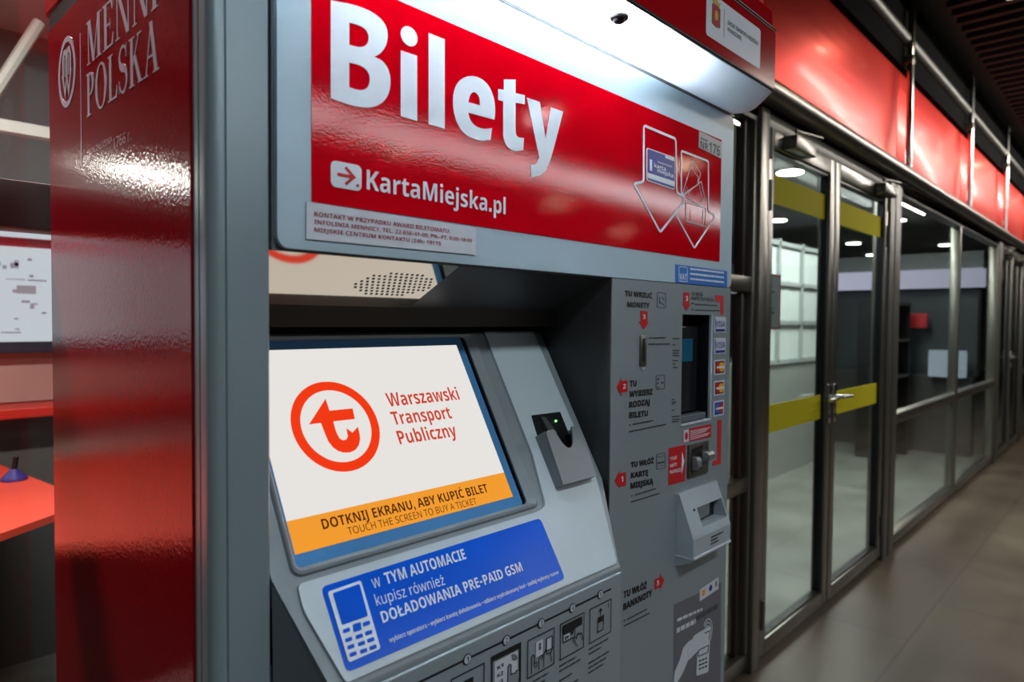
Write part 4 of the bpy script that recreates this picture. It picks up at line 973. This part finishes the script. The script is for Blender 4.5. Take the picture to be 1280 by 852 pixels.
text('banknote_sign', [('TU WŁÓŻ', P3(118, 430), P3(233, 380), P3(118, 398), B), ('BANKNOTY', P3(116, 492), P3(260, 418), P3(116, 460), B)], FR, INK, cp, .0004)
text('payment_sign', [('TU WŁÓŻ', P1(540, 233), P1(608, 238), P1(540, 212), .02), ('KARTĘ PŁATNICZĄ', P1(540, 258), P1(672, 268), P1(540, 238), .03)], FR, INK, cp, .0004)
fpn = []
def fine(f, x0, y0, x1, y1, h=.0022, seed=0, start=True):
    (a, b), (c, d) = f([(x0, y0), (x1, y1)]); fpn.extend(dashes(a, c, b, h, (d-b)/max(1e-6, c-a), seed, .004, .012))
for f, a in ((c1, (288, 487, 385, 486)), (c1, (288, 524, 412, 522)), (c2, (172, 246, 178, 244)), (c2, (192, 241, 312, 218)), (c2, (172, 284, 388, 240)), (c2, (183, 664, 190, 662)), (c2, (205, 658, 330, 620)), (c2, (183, 700, 350, 648)),
             (c3, (118, 548, 126, 543)), (c3, (135, 540, 235, 488)), (c3, (118, 573, 248, 508)), (c1, (540, 282, 553, 283)), (c1, (560, 288, 692, 296)), (c1, (540, 318, 552, 318)), (c1, (562, 322, 705, 326))):
    fine(f, *a, seed=int(a[1]))
for k, (y, w_) in enumerate(((490, 40), (525, 12), (560, 36), (575, 36), (590, 36), (620, 30), (640, 14), (660, 30))): fine(c1, 430, y, 430+w_, y+1, .0018, 60+k)
for k, (y, w_) in enumerate(((95, 14), (110, 24), (120, 14), (158, 12), (195, 46), (212, 46), (225, 40))): fine(c2, 425, y, 425+w_, y-4, .0018, 80+k)
tag(decal('fine_print', FR, fpn, DINK, cp, .0004), kind='stuff')
icn = [[], [], []]
for k, (f, pts) in enumerate(((c1, [(337, 213), (387, 220), (387, 306), (337, 302)]), (c1, [(330, 706), (381, 702), (381, 782), (330, 789)]), (c2, [(333, 414), (383, 404), (383, 494), (333, 503)]))):
    icn[k] += stroke(rounded(f(pts), .003), .0009, True)
icn[2] += stroke(c2([(340, 466), (378, 458)]), .003)
icn[0] += stroke(c1([(350, 240), (352, 280)]), .0012) + stroke(c1([(366, 240), (376, 262)]), .0012) + stroke(c1([(348, 268), (378, 288)]), .0010)
icn[1] += stroke(c1([(338, 728), (348, 727)]), .003) + stroke(c1([(338, 752), (346, 751)]), .003) + stroke(c1([(360, 748), (374, 746)]), .003) + stroke(c1([(338, 776), (350, 774)]), .0015)
icn[2] += stroke(c2([(340, 430), (372, 424)]), .0008) + stroke(c2([(340, 486), (350, 484)]), .0012) + stroke(c2([(360, 482), (370, 480)]), .0012)
for k in range(3): decal('pictogram', FR, icn[k], DINK, cp, .0004)
def arrow(f, shaft, head, num, nb):
    o_ = decal('direction_arrow', FR, [f(shaft), f(head)], SIGNRED, cp, .0004)
    text('arrow_number', [(num,) + nb + (.02,)], FR, WHITE, o_, .001)
    return o_
def numpos(P, x0, x1, yb, yt, dy=0): return (P(x0, yb), P(x1, yb+dy), P(x0, yt))
arrow(c1, [(238, 322), (279, 326), (279, 392), (238, 390)], [(228, 386), (289, 391), (257, 434)], '3', numpos(P1, 251, 266, 370, 345, 1))
arrow(c1, [(122, 738), (161, 734), (161, 802), (122, 805)], [(124, 720), (124, 828), (97, 773)], '2', numpos(P1, 133, 150, 784, 757, -2))
arrow(c2, [(112, 527), (152, 518), (152, 598), (112, 606)], [(114, 511), (114, 613), (85, 573)], '1', numpos(P2, 122, 134, 578, 546, -3))
arrow(c3, [(273, 338), (302, 324), (302, 374), (273, 389)], [(300, 308), (300, 386), (322, 342)], '3', numpos(P3, 282, 294, 368, 345, -5))
arrow(c1, [(492, 214), (527, 216), (527, 286), (492, 283)], [(485, 280), (534, 285), (510, 323)], '3', numpos(P1, 503, 518, 264, 234, 1))
rl = [c1([(680, 231), (729, 235), (729, 345), (710, 344), (710, 270), (680, 268)])]
rl += [c2([(695, 212), (718, 208), (712, 470), (662, 482), (668, 452), (692, 446)])]
decal('red_guide_line', FR, rl, mat('guide_red', rgb(206, 40, 44), .4), cp, .0004)
# blue refund sticker
vt = decal('refund_sticker', FR, [FR.ats([(844, 330), (908.5, 338.6), (908.5, 358.9), (844, 353)])], VATBLUE, cp, .0004)
decal('sticker_badge', FR, stroke(rounded(FR.ats([(848, 332.8), (858.5, 334.3), (858.5, 352), (848, 351)]), .004), .0012, True), WHITE, vt, .001)
text('badge_lettering', [('VAT', (849, 349.2), (857.8, 350.2), (849, 341.5), .03)], FR, WHITE, vt, .001)
vl = []
for k in range(3):
    (a, b), (c, d) = FR.ats([(862, 337+k*6.2), (904-(k == 1)*0, 342+k*5.9)]); vl += dashes(a, c, b, .0034, (d-b)/(c-a), 30+k, .004, .012)
decal('sticker_print', FR, vl, WHITE, vt, .001)
# five payment stickers beside the bay
ys = [(892.3, 395.2, 906.8, 396, 415.5), (892.3, 421.6, 906.6, 422, 442.3), (892, 448, 906, 448.6, 468.8), (891.8, 475, 905.2, 474.6, 494.8), (891.4, 500.4, 904.6, 499.2, 520.8)]
for k, (x0, t0, x1, t1, bt_) in enumerate(ys):
    (a, b), (c, d) = FR.at(x0, bt_), FR.at(x1, t1)
    s_ = decal('payment_sticker', FR, [rrect(a, b, c, d, .001)], STK, cp, .0004)
    w_, h_ = c-a, d-b; Z = lambda pts: [(a+x*w_, b+y*h_) for x, y in pts]
    if k < 2:
        decal('sticker_band', FR, [Z([(.10, .06), (.92, .06), (.92, .22), (.10, .22)])], NAVY, s_, .001)
        text('sticker_lettering', [('VISA', Z([(.12, .36)])[0], Z([(.94, .36)])[0], Z([(.12, .74)])[0], .03, True)], FR, NAVY, s_, .001)
        decal('sticker_edge', FR, [Z([(.06, .25), (.10, .25), (.10, .92), (.06, .92)])], NAVY, s_, .001)
    else:
        decal('sticker_field', FR, [Z([(.1, .1), (.9, .1), (.9, .9), (.1, .9)])], (mat('card_field_maroon', rgb(110, 30, 40), .4) if k < 4 else mat('card_field_blue', rgb(20, 70, 160), .4)), s_, .0008)
        decal('left_disc', FR, [ellipse(a+.36*w_, b+.5*h_, .24*w_, .32*h_, 20)], mat('disc_red', rgb(200, 30, 36), .4) if k < 4 else mat('disc_blue', rgb(20, 110, 200), .4), s_, .0013)
        decal('right_disc', FR, [ellipse(a+.64*w_, b+.5*h_, .24*w_, .32*h_, 20)], mat('disc_yellow', rgb(236, 170, 40), .4) if k < 4 else mat('disc_red', rgb(200, 30, 36), .4), s_, .0018)
        decal('sticker_print', FR, [Z([(.16, .44), (.84, .44), (.84, .56), (.16, .56)])], WHITE, s_, .0023)
# card terminal bay
BAY = mat('bay_black', rgb(20, 22, 26), .3)
mb = MB()
mb.box((bu0-.006, .6162, bv0-.006), (bu0, .72, bv1+.006)); mb.box((bu1, .6162, bv0-.006), (bu1+.006, .72, bv1+.006)); mb.box((bu0, .6162, bv1), (bu1, .72, bv1+.006)); mb.box((bu0, .6162, bv0-.006), (bu1, .72, bv0)); mb.box((bu0-.006, .72, bv0-.006), (bu1+.006, .726, bv1+.006))
bay = mb.build('terminal_bay', BAY, TM)
MB().box((bu0+.002, .636, bv0+.012), (bu1-.004, .70, bv1-.02), .004).build('terminal_body', mat('terminal_dark', rgb(26, 28, 32), .25), bay)
MB().box((bu0+.036, .6342, bv0+.11), (bu1-.028, .6358, bv1-.045), .0006).build('terminal_screen', emis('terminal_blue_light', (.02, .14, .24, 1), .26), bay)
MB().box((bu0+.002, .6175, bv0+.0005), (bu1-.004, .635, bv0+.012), .001).build('bay_ledge', GREYD, bay)
mb = MB()
for a, b in (((bu0-.0015, bv0-.004), (bu1+.0015, bv0)), ((bu1, bv0), (bu1+.0025, bv1))): mb.box((a[0], .6095, a[1]), (b[0], .6125, b[1]), .0006)
mb.build('bay_trim', GREYL, bay)
# coin slot
(a, b), (c, d) = c1([(231, 652), (270, 468)])
mb = MB(); mb.box((a, .6095, b), (c, .6119, d), .0008); slot = mb.build('coin_slot', STEEL, cp, smooth=True)
FRs = Plane((0, .6095, 0), (1, 0, 0), (0, 0, 1), (0, -1, 0)); um = (a+c)/2
decal('slot_opening', FRs, [rrect(um-.0022, b+(d-b)*.14, um+.0022, b+(d-b)*.90, .002)], BLACK, slot, .0002)
mb = MB(); mb.prism([(um-.006, .6115, b-.002), (um+.006, .6115, b-.002), (um, .6115, b-.009)], [(um-.004, .609, b-.002), (um+.004, .609, b-.002), (um, .609, b-.006)]); mb.build('slot_pointer', STK, slot)
# warning sticker and red card sticker
wt_ = decal('warning_sticker', FR, [c2([(490, 272), (655, 234), (655, 312), (490, 346)])], SIGNRED, cp, .0004)
decal('stop_field', FR, [c2([(491, 273), (522, 266), (522, 338), (491, 345)])], STK, wt_, .0009)
sc_ = c2([(507, 306)])[0]; decal('stop_octagon', FR, [ellipse(sc_[0], sc_[1], .0052, .0072, 8)], SIGNRED, wt_, .0014)
wl = []
for k in range(5):
    (a, b), (c, d) = c2([(530, 282+k*12), (646-(k % 3)*12, 257+k*11)]); wl += dashes(a, c, b, .0016, (d-b)/(c-a), k, .004, .01)
decal('warning_print', FR, wl, STK, wt_, .0009)
cst = decal('card_sticker', FR, [c2([(406, 378), (505, 356), (500, 572), (403, 598)])], SIGNRED, cp, .0004)
text('card_sticker_lettering', [('TYLKO', P2(412, 452), P2(452, 441), P2(412, 432), .02), ('KARTY', P2(412, 492), P2(452, 481), P2(412, 472), .02), ('PŁATNICZE', P2(411, 530), P2(474, 515), P2(411, 510), .02)], FR, WHITE, cst, .001)
decal('card_sticker_arrow', FR, [c2([(482, 398), (495, 455), (478, 535)])], WHITE, cst, .001)
# card reader
(a, b), (c, d) = c2([(512, 556), (632, 330)])
mb = MB(); mb.box((a, .6075, b), (c, .6119, d), .001); rd = mb.build('card_reader', STEELD, cp, smooth=True)
FRr = Plane((0, .6075, 0), (1, 0, 0), (0, 0, 1), (0, -1, 0))
decal('reader_throat', FRr, [[(a+(c-a)*.12, b+.008), (a+(c-a)*.62, b+.012), (a+(c-a)*.60, b+(d-b)*.6), (a+(c-a)*.70, d-.005), (a+(c-a)*.12, d-.008)]], BLACK, rd, .0002)
decal('reader_lights', FRr, [ellipse(a+(c-a)*.86, b+(d-b)*y_, .0014, .0014, 10) for y_ in (.80, .86, .92)], BLACK, rd, .0002)
PRN_ = mat('reader_lip_grey', rgb(122, 126, 128), .3, .3)
def lip(px, py, w_, h_, dpt, nm):
    u_, v_ = FR.at(px, py)
    m_ = MB(); prof_ = [(.6074, v_+h_*.5), (.6074-dpt*.7, v_+h_*.5), (.6074-dpt, v_+h_*.25), (.6074-dpt, v_-h_*.2), (.6074-dpt*.45, v_-h_*.5), (.6074, v_-h_*.5)]
    m_.prism([(u_, y, z) for y, z in prof_], [(u_+w_, y, z) for y, z in prof_]); m_.build(nm, PRN_, rd, bev=.0012, smooth=True)
lip(862, 579, .015, .024, .012, 'reader_lip'); lip(875, 570, .024, .017, .014, 'reader_lip')
# receipt printer
px0 = FR.at(845, 640)[0]; px1 = 1.2135+.012; zt = FR.at(845, 617)[1]; zm = Plane((0, .579, 0), (1, 0, 0), (0, 0, 1), (0, -1, 0)).at(866, 671)[1]; zb = Plane((0, .579, 0), (1, 0, 0), (0, 0, 1), (0, -1, 0)).at(866, 704)[1]
PRN = mat('printer_grey_plastic', rgb(160, 168, 174), .4)
prof_ = [(.6118, zt), (.606, zt), (.579, zm), (.577, zm-.006), (.577, zb+.010), (.583, zb), (.6118, zb-.012)]
mb = MB(); ms = px0+(px1-px0)*.30; me_ = px0+(px1-px0)*.97
# the face is split so that the mouth is a real opening
def pz(y): return zt-(zt-zm)*(.606-y)/(.606-.579)
mt, mbm = pz(.5945), pz(.582)
mb.prism([(px0, y, z) for y, z in prof_], [(ms, y, z) for y, z in prof_])
mb.prism([(me_, y, z) for y, z in prof_], [(px1, y, z) for y, z in prof_])
up = [(.6118, zt), (.606, zt), (.5945, mt), (.6118, mt)]; lo_ = [(.6118, mbm-.002), (.605, mbm-.002), (.582, mbm), (.579, zm), (.577, zm-.006), (.577, zb+.010), (.583, zb), (.6118, zb-.012)]
mb.prism([(ms, y, z) for y, z in up], [(me_, y, z) for y, z in up]); mb.prism([(ms, y, z) for y, z in lo_], [(me_, y, z) for y, z in lo_])
pr_ = mb.build('receipt_printer', PRN, TM)
MB().box((ms, .6095, mbm-.001), (me_, .6117, mt)).build('printer_mouth', BLACK, pr_)
mb = MB(); mb.prism([(ms+.001, .6094, mt), (ms+(me_-ms)*.55, .6094, mt), (ms+(me_-ms)*.75, .6094, mbm+.008), (ms+.001, .6094, mbm+.002)], [(ms+.001, .594, mt), (ms+(me_-ms)*.5, .594, mt), (ms+(me_-ms)*.62, .600, mbm+.008), (ms+.001, .603, mbm+.002)]); mb.build('printer_flap', mat('printer_flap_grey', rgb(120, 126, 130), .45), pr_)
mb = MB(); mb.box((px0+.002, .575, zb+.006), (px1+.0005, .5785, zb+.0105), .001); mb.box((px0-.0008, .578, zb+.006), (px0, .6115, zb+.009)); mb.build('printer_trim', STK, pr_)
PF = Plane((0, .577, 0), (1, 0, 0), (0, 0, 1), (0, -1, 0))
fz = []
for k in range(3): fz += dashes(ms+.022, ms+.022+(.048, .026, .030)[k], zm-.016-k*.006, .0028, 0, 50+k)
decal('printer_print', PF, fz, DINK, pr_)
kh = (.606+.579)/2; 
mb = MB(); mb.lathe((ms-.012, .5945, pz(.5945)-.002), (0, -.9, .5), [(.0022, 0), (.0022, .003)], 10); mb.build('printer_lock', BLACK, pr_)
# contactless poster at the bottom
PO = decal('contactless_poster', FR, [c3([(372, 462), (607, 352), (602, 1000), (368, 1000)])], POSTER, cp, .0004)
wc = decal('card_logo_strip', FR, [c3([(498, 388), (592, 325), (592, 383), (498, 446)])], STK, PO, .0009)
for (x, y), m_ in (((517, 402), ORANGE), ((552, 378), NAVY), ((580, 358), POSTER)):
    u_, v_ = c3([(x, y)])[0]; decal('logo_mark', FR, [ellipse(u_, v_, .006 if m_ != POSTER else .003, .006, 16)], m_, wc, .0014)
pl_ = []
for y0_, x0, x1, y1_, h_ in ((548, 385, 510, 492, .005), (605, 382, 478, 555, .008)):
    (a, b), (c, d) = c3([(x0, y0_), (x1, y1_)]); pl_ += dashes(a, c, b, h_, (d-b)/(c-a), int(y0_), .010, .018)
decal('poster_print', FR, pl_, STK, PO, .0009)
(a, b), (c, d) = c3([(482, 545), (592, 478)]); decal('poster_print_dark', FR, dashes(a, c, b, .010, (d-b)/(c-a), 5, .012, .02), DINK, PO, .0009)
decal('poster_hand', FR, [c3([(368, 850), (372, 800), (398, 740), (415, 680), (440, 650), (472, 628), (470, 655), (448, 690), (440, 740), (410, 810), (385, 852)])], STK, PO, .0009)
decal('poster_card', FR, [rounded(c3([(468, 618), (515, 588), (512, 668), (440, 742), (436, 690)]), .004)], STK, PO, .0014)
decal('poster_terminal', FR, [rounded(c3([(512, 590), (552, 570), (540, 800), (480, 820), (484, 715)]), .005)], STK, PO, .0012)
tl_ = stroke(rounded(c3([(490, 690), (540, 665), (538, 700), (488, 722)]), .002), .0015, True) + stroke(c3([(520, 605), (546, 592), (543, 640)]), .0015)
for rr2 in range(3):
    for cc in range(3): tl_ += stroke(c3([(492+cc*15, 745+rr2*20-cc*6), (502+cc*15, 741+rr2*20-cc*6)]), .003)
decal('terminal_drawing', FR, tl_, DINK, PO, .002)
wv = []
u_, v_ = c3([(536, 600)])[0]
for r_ in (.010, .016, .022): wv += stroke([(u_+r_*.9*cos(radians(t_)), v_+r_*1.15*sin(radians(t_))) for t_ in range(-60, 150, 14)], .0018)
decal('poster_waves', FR, wv, STK, PO, .0009)
world()
bpy.data.objects.remove(_fo); bpy.data.curves.remove(_fc)
bpy.context.view_layer.update()
